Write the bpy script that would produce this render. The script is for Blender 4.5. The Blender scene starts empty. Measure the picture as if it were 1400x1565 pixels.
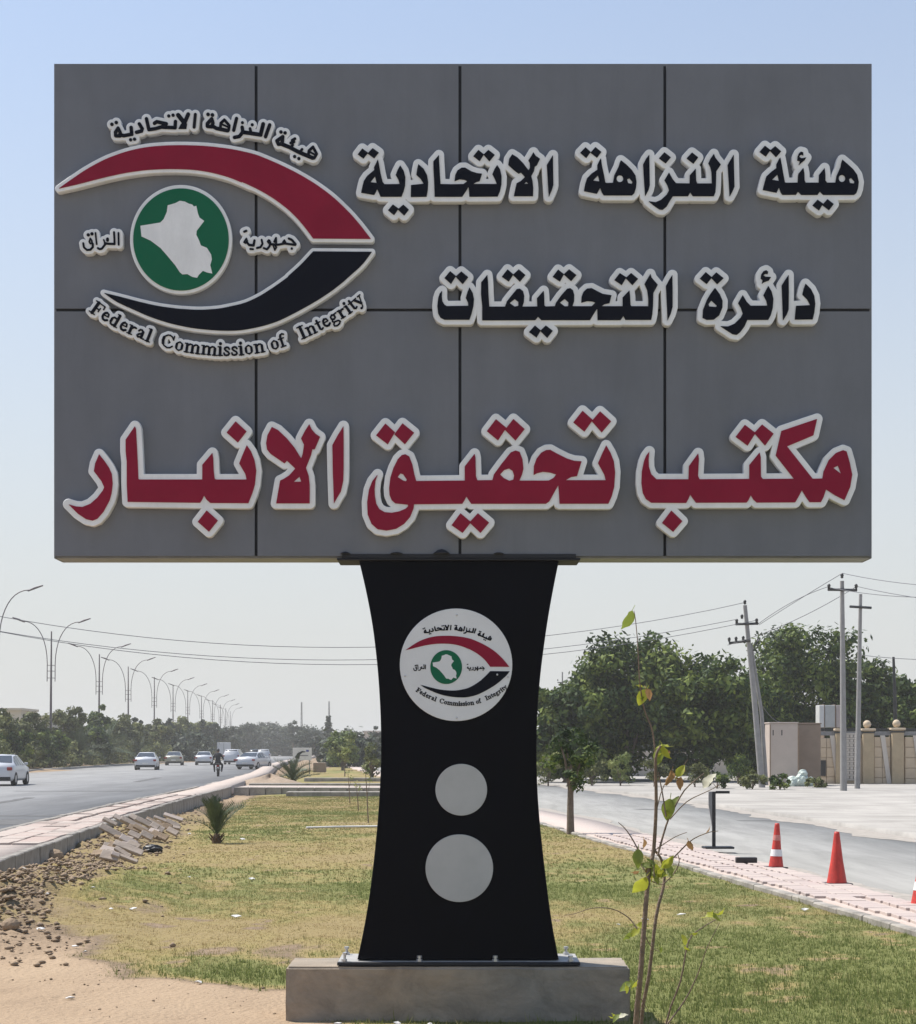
import bpy, bmesh, math, random
import numpy as np
from mathutils import Vector, Matrix
R = math.radians
SC = bpy.context.scene
COL = SC.collection
random.seed(7); RNG = np.random.default_rng(7)

# ------------------------------------------------------------------ camera, sky, sun, exposure
F, CX, HY, EYE = 2640.0, 700.0, 1145.0, 1.72      # focal length and horizon measured in photograph pixels, eye height in metres
cam_d = bpy.data.cameras.new('camera'); cam = bpy.data.objects.new('camera', cam_d); COL.objects.link(cam)
cam.location = (0, 0, EYE); cam.rotation_euler = (R(90), 0, 0)
cam_d.sensor_fit = 'HORIZONTAL'; cam_d.sensor_width = 36; cam_d.lens = 36*F/1400
cam_d.shift_y = (HY-782.5)/1400
cam_d.clip_start = .1; cam_d.clip_end = 6000
SC.camera = cam
SUN = Vector((-0.62, 0.34, 1.12)).normalized()
EL = math.asin(SUN.z); AZ = math.atan2(SUN.x, SUN.y)
world = bpy.data.worlds.new('World'); SC.world = world; world.use_nodes = True
nt = world.node_tree; nt.nodes.clear()
sky = nt.nodes.new('ShaderNodeTexSky'); sky.sky_type = 'NISHITA'; sky.sun_disc = False
sky.sun_elevation = EL; sky.sun_rotation = AZ; sky.altitude = 60
sky.air_density = 1.0; sky.dust_density = 1.2; sky.ozone_density = 1.6
bg = nt.nodes.new('ShaderNodeBackground'); bg.inputs[1].default_value = 0.10
wo = nt.nodes.new('ShaderNodeOutputWorld')
# dusty pale air towards the horizon, the same all the way round
tcw = nt.nodes.new('ShaderNodeTexCoord'); sx = nt.nodes.new('ShaderNodeSeparateXYZ'); nt.links.new(tcw.outputs['Generated'], sx.inputs[0])
def mth(op, a, b=None):
    m = nt.nodes.new('ShaderNodeMath'); m.operation = op
    for i, v in enumerate((a, b)):
        if v is None: continue
        if hasattr(v, 'links'): nt.links.new(v, m.inputs[i])
        else: m.inputs[i].default_value = v
    return m.outputs[0]
zc = mth('MAXIMUM', sx.outputs[2], 0.0)
fz = mth('EXPONENT', mth('MULTIPLY', mth('POWER', mth('DIVIDE', zc, .40), 1.5), -1.0))
mixw = nt.nodes.new('ShaderNodeMix'); mixw.data_type = 'RGBA'; mixw.inputs[7].default_value = (3.62, 3.66, 3.60, 1)
nt.links.new(fz, mixw.inputs[0]); tn = nt.nodes.new('ShaderNodeMix'); tn.data_type = 'RGBA'; tn.blend_type = 'MULTIPLY'; tn.inputs[0].default_value = 1; tn.inputs[7].default_value = (.775, .875, .955, 1); nt.links.new(sky.outputs[0], tn.inputs[6]); nt.links.new(tn.outputs[2], mixw.inputs[6]); nt.links.new(mixw.outputs[2], bg.inputs[0]); nt.links.new(bg.outputs[0], wo.inputs[0])
sd = bpy.data.lights.new('sun', 'SUN'); sd.energy = 3.0; sd.angle = R(.5); sd.color = (1, .95, .87)
so = bpy.data.objects.new('sun', sd); COL.objects.link(so)
so.rotation_euler = SUN.to_track_quat('Z', 'Y').to_euler()
SC.view_settings.view_transform = 'Standard'; SC.view_settings.look = 'None'
SC.view_settings.gamma = 1; SC.view_settings.exposure = 1.0
try: SC.view_settings.use_curve_mapping = False
except Exception: pass
SC.cycles.volume_step_rate = 1.0
SC.cycles.max_bounces = 8; SC.cycles.transparent_max_bounces = 8

HAZE = .00058
# ------------------------------------------------------------------ helpers
def at(px, py, D): return Vector(((px-CX)*D/F, D, EYE-(py-HY)*D/F))
def gnd(px, py, z=0.0):
    D = F*(EYE-z)/(py-HY); return Vector(((px-CX)*D/F, D, z))

def tag(o, label=None, cat=None, group=None, kind=None):
    if label: o['label'] = label
    if cat: o['category'] = cat
    if group: o['group'] = group
    if kind: o['kind'] = kind
    return o
def link(o): COL.objects.link(o); return o
def empty(name, loc, label, cat, group=None, rz=0):
    o = bpy.data.objects.new(name, None); link(o); o.location = loc; o.rotation_euler = (0, 0, rz)
    o.empty_display_size = .2
    return tag(o, label, cat, group)
def adopt(o, parent, world_coords=False):
    o.parent = parent
    if world_coords:      # mesh made in world coordinates: parents are unrotated roots, or parts placed at the origin
        o.matrix_parent_inverse = Matrix.Translation(-parent.location) if parent.parent is None else Matrix.Identity(4)
    return o
def copy_tree(o, parent=None):
    c = o.copy(); link(c)
    if parent is not None: c.parent = parent
    for ch in list(o.children): copy_tree(ch, c)
    return c

class MB:
    def __init__(s): s.v = []; s.f = []; s.sm = []
    def add(s, vs, fs, smooth=False):
        n = len(s.v); s.v += [tuple(v) for v in vs]; s.f += [tuple(i+n for i in f) for f in fs]; s.sm += [smooth]*len(fs); return s
    def box(s, x0, x1, y0, y1, z0, z1, ch=0.0, M=None):
        if ch <= 0:
            vs = [(x, y, z) for z in (z0, z1) for y in (y0, y1) for x in (x0, x1)]
            fs = [(0,2,3,1),(4,5,7,6),(0,1,5,4),(2,6,7,3),(0,4,6,2),(1,3,7,5)]
        else:
            bm = bmesh.new(); r = bmesh.ops.create_cube(bm, size=1)
            for v in bm.verts: v.co = Vector(((x0+x1)/2+v.co.x*(x1-x0), (y0+y1)/2+v.co.y*(y1-y0), (z0+z1)/2+v.co.z*(z1-z0)))
            bmesh.ops.bevel(bm, geom=bm.edges[:], offset=ch, segments=1, affect='EDGES')
            bm.verts.index_update(); vs = [v.co.copy() for v in bm.verts]; fs = [tuple(v.index for v in f.verts) for f in bm.faces]; bm.free()
        if M is not None: vs = [M @ Vector(v) for v in vs]
        return s.add(vs, fs)
    def tube(s, pts, rad, n=8, cap=True, smooth=True):
        pts = [Vector(p) for p in pts]; m = len(pts)
        if not hasattr(rad, '__len__'): rad = [rad]*m
        vs = []; up = None
        for i, p in enumerate(pts):
            d = (pts[min(i+1, m-1)]-pts[max(i-1, 0)]).normalized()
            if up is None: up = Vector((0,0,1)) if abs(d.z) < .9 else Vector((1,0,0))
            a = (up - d*up.dot(d)).normalized(); b = d.cross(a); up = a
            for k in range(n):
                t = 2*math.pi*k/n; vs.append(p+(a*math.cos(t)+b*math.sin(t))*rad[i])
        fs = [(i*n+k, i*n+(k+1)%n, (i+1)*n+(k+1)%n, (i+1)*n+k) for i in range(m-1) for k in range(n)]
        s.add(vs, fs, smooth)
        if cap: s.add(vs[:n], [tuple(range(n))[::-1]]); s.add(vs[-n:], [tuple(range(n))])
        return s
    def lathe(s, prof, n=16, c=(0,0,0), smooth=True):
        vs = [(c[0]+r*math.cos(2*math.pi*k/n), c[1]+r*math.sin(2*math.pi*k/n), c[2]+z) for r, z in prof for k in range(n)]
        m = len(prof)
        fs = [(i*n+k, i*n+(k+1)%n, (i+1)*n+(k+1)%n, (i+1)*n+k) for i in range(m-1) for k in range(n)]
        return s.add(vs, fs, smooth)
    def ball(s, c, r, n=10, sq=(1,1,1)):
        prof = [(max(.001, math.sin(math.pi*i/6))*r, -math.cos(math.pi*i/6)*r) for i in range(7)]
        vs = [(c[0]+p*math.cos(2*math.pi*k/n)*sq[0], c[1]+p*math.sin(2*math.pi*k/n)*sq[1], c[2]+z*sq[2]) for p, z in prof for k in range(n)]
        fs = [(i*n+k, i*n+(k+1)%n, (i+1)*n+(k+1)%n, (i+1)*n+k) for i in range(6) for k in range(n)]
        return s.add(vs, fs, True)
    def prism(s, outline, y0, y1):      # outline in (x, z), extruded along y
        n = len(outline); vs = [(x, y0, z) for x, z in outline]+[(x, y1, z) for x, z in outline]
        fs = [tuple(range(n)), tuple(range(2*n-1, n-1, -1))]+[(i, i+n, (i+1) % n+n, (i+1) % n) for i in range(n)]
        return s.add(vs, fs)
    def build(s, name, mat, parent=None, wc=False):
        me = bpy.data.meshes.new(name); me.from_pydata(s.v, [], s.f); me.materials.append(mat)
        if any(s.sm): me.polygons.foreach_set('use_smooth', s.sm)
        me.validate(); me.update()
        o = link(bpy.data.objects.new(name, me))
        if parent is not None: adopt(o, parent, wc)
        return o

def mesh_np(name, V, Fq, mat, tint=None, smooth=False):
    V = np.asarray(V, np.float32); Fq = np.asarray(Fq, np.int32); k = Fq.shape[1]
    me = bpy.data.meshes.new(name); me.vertices.add(len(V)); me.vertices.foreach_set('co', V.ravel())
    me.loops.add(Fq.size); me.loops.foreach_set('vertex_index', Fq.ravel())
    me.polygons.add(len(Fq)); me.polygons.foreach_set('loop_start', np.arange(len(Fq), dtype=np.int32)*k)
    try: me.polygons.foreach_set('loop_total', np.full(len(Fq), k, np.int32))
    except Exception: pass
    if tint is not None:
        a = me.attributes.new('tint', 'FLOAT', 'POINT'); a.data.foreach_set('value', np.asarray(tint, np.float32))
    if smooth: me.polygons.foreach_set('use_smooth', [True]*len(Fq))
    me.update(calc_edges=True); me.materials.append(mat)
    return me
def obj_of(me, name, parent=None, wc=False):
    o = link(bpy.data.objects.new(name, me))
    if parent is not None: adopt(o, parent, wc)
    return o

# value noise in numpy
_T = RNG.random((256, 256))
def vnoise(x, y):
    x = np.asarray(x, float); y = np.asarray(y, float)
    xi = np.floor(x).astype(int); yi = np.floor(y).astype(int); fx = x-xi; fy = y-yi
    fx = fx*fx*(3-2*fx); fy = fy*fy*(3-2*fy)
    g = lambda a, b: _T[a & 255, b & 255]
    return (g(xi, yi)*(1-fx)+g(xi+1, yi)*fx)*(1-fy)+(g(xi, yi+1)*(1-fx)+g(xi+1, yi+1)*fx)*fy
def fbm(x, y, o=4):
    s = 0; a = .5; t = 0
    for i in range(o): s = s+a*vnoise(x*2**i+13.7*i, y*2**i+7.1*i); t += a; a *= .5
    return s/t

# ------------------------------------------------------------------ materials
def mat(name, col, rough=.8, var=.15, scale=8, bump=.0, bscale=None, col2=None, metallic=0, spec=.5, detail=6, coord='Object', stretch=None, coat=0, blot=None):
    m = bpy.data.materials.new(name); m.use_nodes = True; n = m.node_tree.nodes; l = m.node_tree.links
    b = n['Principled BSDF']; b.inputs['Roughness'].default_value = rough; b.inputs['Metallic'].default_value = metallic
    b.inputs['Specular IOR Level'].default_value = spec
    if coat: b.inputs['Coat Weight'].default_value = coat; b.inputs['Coat Roughness'].default_value = .08
    tc = n.new('ShaderNodeTexCoord'); mp = n.new('ShaderNodeMapping')
    if stretch: mp.inputs['Scale'].default_value = stretch
    l.new(tc.outputs[coord], mp.inputs[0])
    if var or col2:
        nz = n.new('ShaderNodeTexNoise'); nz.inputs['Scale'].default_value = scale; nz.inputs['Detail'].default_value = detail
        nz.inputs['Roughness'].default_value = .65
        l.new(mp.outputs[0], nz.inputs[0])
        cr = n.new('ShaderNodeValToRGB'); cr.color_ramp.elements[0].position = .3; cr.color_ramp.elements[1].position = .7
        c2 = col2 if col2 else tuple(c*(1+var) for c in col)
        c1 = col if col2 else tuple(c*(1-var) for c in col)
        cr.color_ramp.elements[0].color = (*c1, 1); cr.color_ramp.elements[1].color = (*c2, 1)
        l.new(nz.outputs[0], cr.inputs[0]); out_ = cr.outputs[0]
        if blot:       # stains: (scale, stretch, darkest factor)
            mp2 = n.new('ShaderNodeMapping'); mp2.inputs['Scale'].default_value = blot[1]; l.new(tc.outputs[coord], mp2.inputs[0])
            n2 = n.new('ShaderNodeTexNoise'); n2.inputs['Scale'].default_value = blot[0]; n2.inputs['Detail'].default_value = 9; n2.inputs['Roughness'].default_value = .72; n2.inputs['Distortion'].default_value = .6
            l.new(mp2.outputs[0], n2.inputs[0]); c3 = n.new('ShaderNodeValToRGB'); c3.color_ramp.elements[0].position = .36; c3.color_ramp.elements[1].position = .60
            k_ = blot[2]; c3.color_ramp.elements[0].color = (k_, k_, k_, 1); c3.color_ramp.elements[1].color = (1, 1, 1, 1); l.new(n2.outputs[0], c3.inputs[0])
            mx_ = n.new('ShaderNodeMix'); mx_.data_type = 'RGBA'; mx_.blend_type = 'MULTIPLY'; mx_.inputs[0].default_value = 1
            l.new(out_, mx_.inputs[6]); l.new(c3.outputs[0], mx_.inputs[7]); out_ = mx_.outputs[2]
        l.new(out_, b.inputs['Base Color'])
    else: b.inputs['Base Color'].default_value = (*col, 1)
    if bump:
        nb = n.new('ShaderNodeTexNoise'); nb.inputs['Scale'].default_value = bscale or scale*6; nb.inputs['Detail'].default_value = 5
        l.new(mp.outputs[0], nb.inputs[0]); bp = n.new('ShaderNodeBump'); bp.inputs['Strength'].default_value = bump; bp.inputs['Distance'].default_value = .02
        l.new(nb.outputs[0], bp.inputs['Height']); l.new(bp.outputs[0], b.inputs['Normal'])
    return m
def tint_mat(name, stops, rough=.7, trans=0, bump=0, extra=0.0, nscale=3, spec=.3, bscale=25):
    """colour ramp over the mesh's own 'tint' attribute (plant or soil colour; the far leaves hold painted haze), plus some grain"""
    m = bpy.data.materials.new(name); m.use_nodes = True; n = m.node_tree.nodes; l = m.node_tree.links
    b = n['Principled BSDF']; b.inputs['Roughness'].default_value = rough; b.inputs['Specular IOR Level'].default_value = spec
    at_ = n.new('ShaderNodeAttribute'); at_.attribute_name = 'tint'
    cr = n.new('ShaderNodeValToRGB'); e = cr.color_ramp.elements
    while len(e) < len(stops): e.new(.5)
    for i, (p, c) in enumerate(stops): e[i].position = p; e[i].color = (*c, 1)
    fac = at_.outputs['Fac']
    tc = n.new('ShaderNodeTexCoord')
    if extra:
        nz = n.new('ShaderNodeTexNoise'); nz.inputs['Scale'].default_value = nscale; nz.inputs['Detail'].default_value = 8; nz.inputs['Roughness'].default_value = .75
        l.new(tc.outputs['Object'], nz.inputs[0])
        mm = n.new('ShaderNodeMath'); mm.operation = 'SUBTRACT'; mm.inputs[1].default_value = .5; l.new(nz.outputs[0], mm.inputs[0])
        m2 = n.new('ShaderNodeMath'); m2.operation = 'MULTIPLY_ADD'; m2.inputs[1].default_value = extra; l.new(mm.outputs[0], m2.inputs[0]); l.new(fac, m2.inputs[2]); fac = m2.outputs[0]
    l.new(fac, cr.inputs[0]); l.new(cr.outputs[0], b.inputs['Base Color'])
    if bump:
        nb = n.new('ShaderNodeTexNoise'); nb.inputs['Scale'].default_value = bscale; nb.inputs['Detail'].default_value = 8
        l.new(tc.outputs['Object'], nb.inputs[0]); bp = n.new('ShaderNodeBump'); bp.inputs['Strength'].default_value = bump; bp.inputs['Distance'].default_value = .04
        l.new(nb.outputs[0], bp.inputs['Height']); l.new(bp.outputs[0], b.inputs['Normal'])
    if trans:
        t = n.new('ShaderNodeBsdfTranslucent'); l.new(cr.outputs[0], t.inputs[0]); mx = n.new('ShaderNodeMixShader'); mx.inputs[0].default_value = trans
        l.new(b.outputs[0], mx.inputs[1]); l.new(t.outputs[0], mx.inputs[2]); l.new(mx.outputs[0], n['Material Output'].inputs[0])
    return m
M = {}
M['panel'] = mat('grey_cladding', (.172,.178,.194), rough=.6, blot=(2.2, (2.2,1,.35), .93), var=.07, scale=1.6, bump=.05, bscale=60, spec=.2)
M['seam'] = mat('dark_seam', (.012,.013,.018), rough=.7, var=0)
M['frame'] = mat('sheet_metal_grey', (.20,.20,.20), rough=.5, var=.2, scale=5)
M['white'] = mat('off_white_acrylic', (.82,.815,.80), rough=.5, blot=(3, (2,1,.6), .90), var=.06, scale=4, spec=.2)
M['navy'] = mat('navy_acrylic', (.003,.004,.010), rough=.5, var=.1, scale=4, spec=.12)
M['red'] = mat('crimson_acrylic', (.25,.012,.036), rough=.5, var=.10, scale=3, spec=.12)
M['green'] = mat('green_acrylic', (.010,.125,.062), rough=.5, var=.06, scale=4, spec=.12)
M['pillar'] = mat('black_painted_steel', (.0015,.0018,.0045), rough=.55, var=.3, scale=2.5, bump=.04, bscale=12, spec=.10, stretch=(1,1,.4))
M['disc'] = mat('grey_white_disc', (.70,.70,.70), rough=.5, var=.06, scale=3, spec=.2)
M['disc2'] = mat('grey_disc', (.45,.45,.44), rough=.5, var=.07, scale=4, spec=.2)
M['concrete'] = mat('plinth_plaster', (.37,.29,.21), rough=.9, blot=(3.2, (1,1,1.4), .68), var=.0, scale=1.3, col2=(.27,.255,.22), bump=.25, bscale=40)
M['galv'] = mat('galvanised_steel', (.55,.55,.56), rough=.35, var=.15, scale=20, metallic=.6)
M['dark_metal'] = mat('dark_metal', (.02,.02,.02), rough=.5, var=.1)
M['asphalt'] = mat('asphalt', (.24,.238,.232), rough=.9, spec=.2, var=0, col2=(.31,.305,.30), scale=.35, bump=.15, bscale=60, stretch=(1,.3,1), blot=(.55, (1.3,.12,1), .80))
M['asphalt2'] = mat('asphalt_right', (.28,.275,.255), rough=.9, spec=.2, blot=(.9, (1.6,.18,1), .76), var=0, col2=(.35,.34,.32), scale=.5, bump=.2, bscale=60, stretch=(1,.4,1))
M['kerb'] = mat('kerb_concrete', (.33,.30,.26), rough=.9, var=.22, scale=3, bump=.3, bscale=30, blot=(2.5, (1,1,1), .62))
M['paver'] = mat('pale_pavers', (.40,.325,.275), rough=.9, var=0, col2=(.47,.40,.35), scale=1.2, bump=.3, bscale=30)
M['paverd'] = mat('dusty_pink_pavers', (.37,.27,.23), rough=.9, var=0, col2=(.45,.36,.31), scale=2, bump=.3, bscale=30)
M['pink'] = mat('pink_pavers', (.42,.335,.30), rough=.9, var=0, col2=(.47,.395,.355), scale=2.5, bump=.3, bscale=40)
M['pinkb'] = mat('pink_pavers_worn', (.45,.365,.32), rough=.9, var=0, col2=(.50,.42,.37), scale=2.5, bump=.3, bscale=40)
M['apron'] = mat('pale_apron', (.38,.36,.335), rough=.95, spec=.1, blot=(.5, (.5,1,1), .74), var=.14, scale=.4, bump=.2, bscale=15, stretch=(1,.3,1))
M['slab'] = mat('broken_slab', (.38,.31,.25), rough=.9, var=.28, scale=5, bump=.3)
M['bark'] = mat('bark', (.16,.12,.09), rough=.9, var=.3, scale=12, bump=.6, bscale=40)
M['stem'] = mat('sapling_bark', (.17,.12,.085), rough=.8, var=.35, scale=30, bump=.4, bscale=90)
M['carwhite'] = mat('white_car_paint', (.58,.58,.59), rough=.3, var=0, coat=.3)
M['carbeige'] = mat('beige_car_paint', (.36,.33,.24), rough=.3, var=0, coat=.6)
M['carblack'] = mat('black_car_paint', (.02,.02,.022), rough=.25, var=0, coat=.6)
M['glass'] = mat('car_glass', (.03,.035,.04), rough=.08, var=0, spec=.8)
M['tyre'] = mat('tyre_rubber', (.015,.015,.015), rough=.8, var=0)
M['tail'] = mat('tail_light', (.25,.01,.01), rough=.2, var=0)
M['cone'] = mat('cone_red', (.60,.045,.03), rough=.55, blot=(9, (1,1,.5), .62), var=.12, scale=8)
M['conew'] = mat('cone_band', (.75,.73,.72), rough=.5, var=.08, scale=8)
M['pole'] = mat('lamp_pole_paint', (.12,.10,.11), rough=.5, var=.1)
M['woodpole'] = mat('power_pole_concrete', (.27,.26,.25), rough=.85, var=.15, scale=3)
M['wire'] = mat('wire', (.12,.12,.13), rough=.6, var=0)
M['kioskp'] = mat('pink_metal', (.47,.395,.34), rough=.6, var=.06, scale=2)
M['kioskb'] = mat('brown_metal', (.25,.185,.135), rough=.7, var=.12, scale=2)
M['stonew'] = mat('wall_stone', (.55,.44,.31), rough=.85, var=.12, scale=1.5, bump=.2)
M['stone2'] = mat('wall_pillar_stone', (.42,.33,.21), rough=.85, var=.12, scale=2, bump=.2)
M['plaster'] = mat('far_plaster', (.55,.50,.44), rough=.9, var=.08, scale=.5)
M['black'] = mat('black_plastic', (.01,.01,.012), rough=.5, var=0)
M['cloth'] = mat('dark_cloth', (.02,.02,.025), rough=.9, var=.2, scale=8)
M['skin'] = mat('skin', (.30,.18,.12), rough=.6, var=0)
M['litter'] = mat('white_litter', (.70,.68,.64), rough=.7, var=.1)
M['bag'] = mat('pale_green_plastic', (.45,.52,.47), rough=.5, var=.2, scale=6)
M['leafA'] = tint_mat('tree_leaves', [(0,(.013,.030,.006)),(.45,(.042,.078,.012)),(1,(.21,.26,.045))], trans=.22)
M['leafB'] = tint_mat('roadside_leaves', [(0,(.045,.055,.020)),(.5,(.125,.140,.045)),(1,(.27,.28,.10))], trans=.18)
M['leafF'] = tint_mat('haze_greyed_leaves', [(0,(.030,.042,.030)),(.5,(.055,.070,.045)),(1,(.09,.11,.06))], trans=.12)  # distance haze is greyed into this leaf colour
M['leafL'] = tint_mat('light_leaves', [(0,(.08,.12,.03)),(.5,(.16,.20,.06)),(1,(.30,.32,.10))], trans=.25)
M['frond'] = mat('palm_frond', (.055,.085,.030), rough=.6, var=.4, scale=6)
M['dryfrond'] = mat('dry_frond', (.10,.06,.03), rough=.9, var=.3, scale=6)
M['ygleaf'] = mat('yellow_green_leaf', (.42,.44,.05), rough=.5, var=.25, scale=14)
M['gleaf'] = mat('green_leaf', (.20,.25,.045), rough=.5, var=.3, scale=14)
M['dleaf'] = mat('dry_leaf', (.32,.19,.09), rough=.8, var=.3, scale=14)
for k in ('ygleaf', 'gleaf', 'dleaf'):
    n = M[k].node_tree.nodes; l = M[k].node_tree.links; t = n.new('ShaderNodeBsdfTranslucent'); mx = n.new('ShaderNodeMixShader'); mx.inputs[0].default_value = .45
    b = n['Principled BSDF']; src = b.inputs['Base Color'].links[0].from_socket
    l.new(src, t.inputs[0]); l.new(b.outputs[0], mx.inputs[1]); l.new(t.outputs[0], mx.inputs[2]); l.new(mx.outputs[0], n['Material Output'].inputs[0])
# ground: 0 = sand, .5 = soil, .. ; lawn ramp below
M['ground'] = tint_mat('soil_and_lawn', [(0,(.41,.305,.205)),(.18,(.35,.255,.17)),(.34,(.21,.155,.105)),(.48,(.28,.215,.105)),(.66,(.28,.225,.095)),(.84,(.20,.195,.075)),(1,(.165,.175,.06))], rough=.95, bump=.7, extra=.30, nscale=2.6, spec=.1, bscale=22)
M['grass'] = tint_mat('grass_blades', [(0,(.40,.295,.15)),(.35,(.33,.275,.125)),(.65,(.245,.245,.095)),(1,(.16,.195,.06))], rough=.8, trans=.35, spec=.15)
M['clod'] = mat('soil_clods', (.235,.175,.12), rough=.95, spec=.1, var=0, col2=(.37,.275,.19), scale=7, bump=.6, bscale=40)

# ------------------------------------------------------------------ the lie of the land (edges as x over distance y)
def curve_of(pts): 
    P = sorted(pts); ys = np.array([p[0] for p in P], float); xs = np.array([p[1] for p in P], float)
    return lambda y: np.interp(y, ys, xs)
innerL = curve_of([(4,-4.7),(10,-5.05),(21.9,-5.81),(29.3,-6.45),(37.5,-7.1),(52.8,-8.0),(62.5,-8.4),(83,-9.9),(107,-11.6),(156,-16.2),(208,-20.3),(300,-26),(400,-32),(700,-52)])
roadL = curve_of([(4,-6.7),(10,-7.0),(30.7,-8.14),(38.3,-8.7),(49.3,-9.3),(63.5,-9.9),(83.3,-11.3),(107,-13.0),(156,-17.6),(208,-21.6),(300,-27.4),(400,-33.5),(700,-53.5)])
farL = curve_of([(4,-24),(60,-27),(115,-30.4),(138,-32.8),(182,-35),(223,-36.5),(300,-41),(400,-47.5),(700,-68)])
lawnR = curve_of([(4,5.3),(14,4.5),(16.2,4.3),(23,3.6),(29.5,2.95),(32.9,2.6),(40,1.9),(60,.1),(75,-1.4),(110,-5),(200,-14)])
roadR = curve_of([(4,6.9),(14,5.6),(19.3,5.12),(24.7,4.72),(30.3,4.1),(40.9,3.45),(48.8,2.35),(70,.3),(110,-3.6),(200,-12.4)])
farR = curve_of([(4,10.4),(20,9.6),(32.7,8.9),(40.9,8.5),(60.5,7.3),(87,4.2),(110,1.4),(200,-8)])
lawnL = curve_of([(4,-.3),(11.3,-.5),(11.7,-.8),(12.3,-1.1),(13,-2.2),(14,-2.9),(17.8,-4),(24.5,-4.75),(35,-5.3),(50,-6.3),(62,-7.4),(120,-12)])
CROSS = (66.0, 70.5)      # raised path that crosses the median

def gheight(x, y):
    x = np.asarray(x, float); y = np.asarray(y, float)
    il = innerL(y)
    h = .05*(fbm(x*.35, y*.35)-.5)+.03*(fbm(x*1.7+9, y*1.7)-.5)
    t = np.clip((x-il)/2.2, 0, 1)                         # from kerb foot to lawn
    h = h*np.clip(t*2, .2, 1) - .07*(1-t)
    # rubbly soil bank by the kerb close to the camera
    bank = np.exp(-((y-19.5)/4.2)**2)*np.clip(1-np.abs(x-il-.8)/1.9, 0, 1)
    h = h+bank*(.33+.30*(fbm(x*2.2, y*2.2)-.5)+.26*(fbm(x*6, y*6)-.5))
    slope = np.exp(-((y-34)/7.5)**2)*np.clip(1-(x-il)/1.3, 0, 1)
    h = h+slope*(.26+.14*(fbm(x*2.2+40, y*2.2)-.5))
    soil = np.clip((lawnL(y)-x)/.8, 0, 1)*(x > il)
    h = h+soil*(.07*(fbm(x*4, y*4)-.5)+.04*(fbm(x*11, y*11)-.5))*(.45+1.6*np.clip((y-13.5)/3, 0, 1))
    h = np.where((x < il+.02), -.12, h)                   # under pavement and road
    h = np.where((x < farL(y)-.15), .12+.2*(fbm(x*.08, y*.08)-.5)+np.clip((farL(y)-x)/40, 0, 1)*.4, h)
    r = (x > lawnR(y)-.02)
    h = np.where(r, -.14, h)
    h = np.where((x > farR(y)+.2), -.10, h)
    return h
def gz(x, y): return float(gheight(np.array([x]), np.array([y]))[0])

def lawn_amount(x, y):
    a = np.clip((x-lawnL(y))/.55+.5+1.7*(fbm(x*1.3+5, y*1.0)-.5), 0, 1)
    a = a*np.clip((fbm(x*.9+50, y*.55+9)-.20)*8+np.clip(x*.5, 0, 1), .35, 1)*np.clip((fbm(x*3.1+5, y*2.2+39)-.22)*9+.3, .3, 1)
    a = a*(x > innerL(y)+.05)*(x < lawnR(y)+.05)
    return a
def green_amount(x, y):      # 0 straw .. 1 green, in bands across the view as in the photograph
    g = .49+1.2*(fbm(x*.22+3, y*.16+1.5, 4)-.5)+1.0*(fbm(x*1.1+30, y*.7+8)-.5)+.7*(fbm(x*5.1+3, y*3.3+8)-.5)
    g = g+.50*np.exp(-((y-13.2)/1.9)**2)+.34*np.clip((x-.8)/1.5, 0, 1)*np.exp(-((y-12)/14)**2)+.08
    g = g-.40*np.exp(-((y-(17.3+.35*x))/1.5)**2)+.18*np.exp(-((y-(21+.3*x))/2.2)**2)-.34*np.exp(-((y-29)/3.5)**2)-.15*np.clip((y-34)/20, 0, 1)
    return np.clip(g, 0, 1)
# ground sheet, dense where the camera looks
ys = np.concatenate([np.linspace(-60, 8, 12), np.arange(8.3, 26, .085), np.arange(26, 70, .28), np.geomspace(70, 1900, 46)])
xs = np.concatenate([-np.geomspace(1500, 12, 44), np.arange(-11.8, 6.2, .10), np.geomspace(6.3, 1500, 46)])
X, Y = np.meshgrid(xs, ys); Z = gheight(X, Y)
la = lawn_amount(X, Y); gr = green_amount(X, Y)
soilt = .10+.26*(fbm(X*.9, Y*.9)-.4)+.16*np.clip(1-(Y-11)/12, 0, 1)*0
bankm = np.clip((Y-14.2)/2.2, 0, 1)*np.clip(1-(Y-40)/20, 0, 1)*np.clip(1.25-np.abs(X-innerL(Y)-.6)/2.1, 0, 1)
soilt = soilt+.24*bankm+.10*np.clip((Y-14)/8, 0, 1)
tint = np.where(la > .03, (1-la)*soilt+la*(.50+.48*gr), soilt)
out = (X < farL(Y)) | (X > farR(Y)+.5)
tint = np.where(out, .20+.45*(fbm(X*.05, Y*.05) > .5), tint)
nx, ny = len(xs), len(ys)
idx = np.arange(nx*ny).reshape(ny, nx)
Q = np.stack([idx[:-1,:-1], idx[:-1,1:], idx[1:,1:], idx[1:,:-1]], -1).reshape(-1, 4)
g = obj_of(mesh_np('ground', np.stack([X, Y, Z], -1).reshape(-1, 3), Q, M['ground'], tint.ravel(), True), 'ground'); tag(g, kind='structure')

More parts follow.
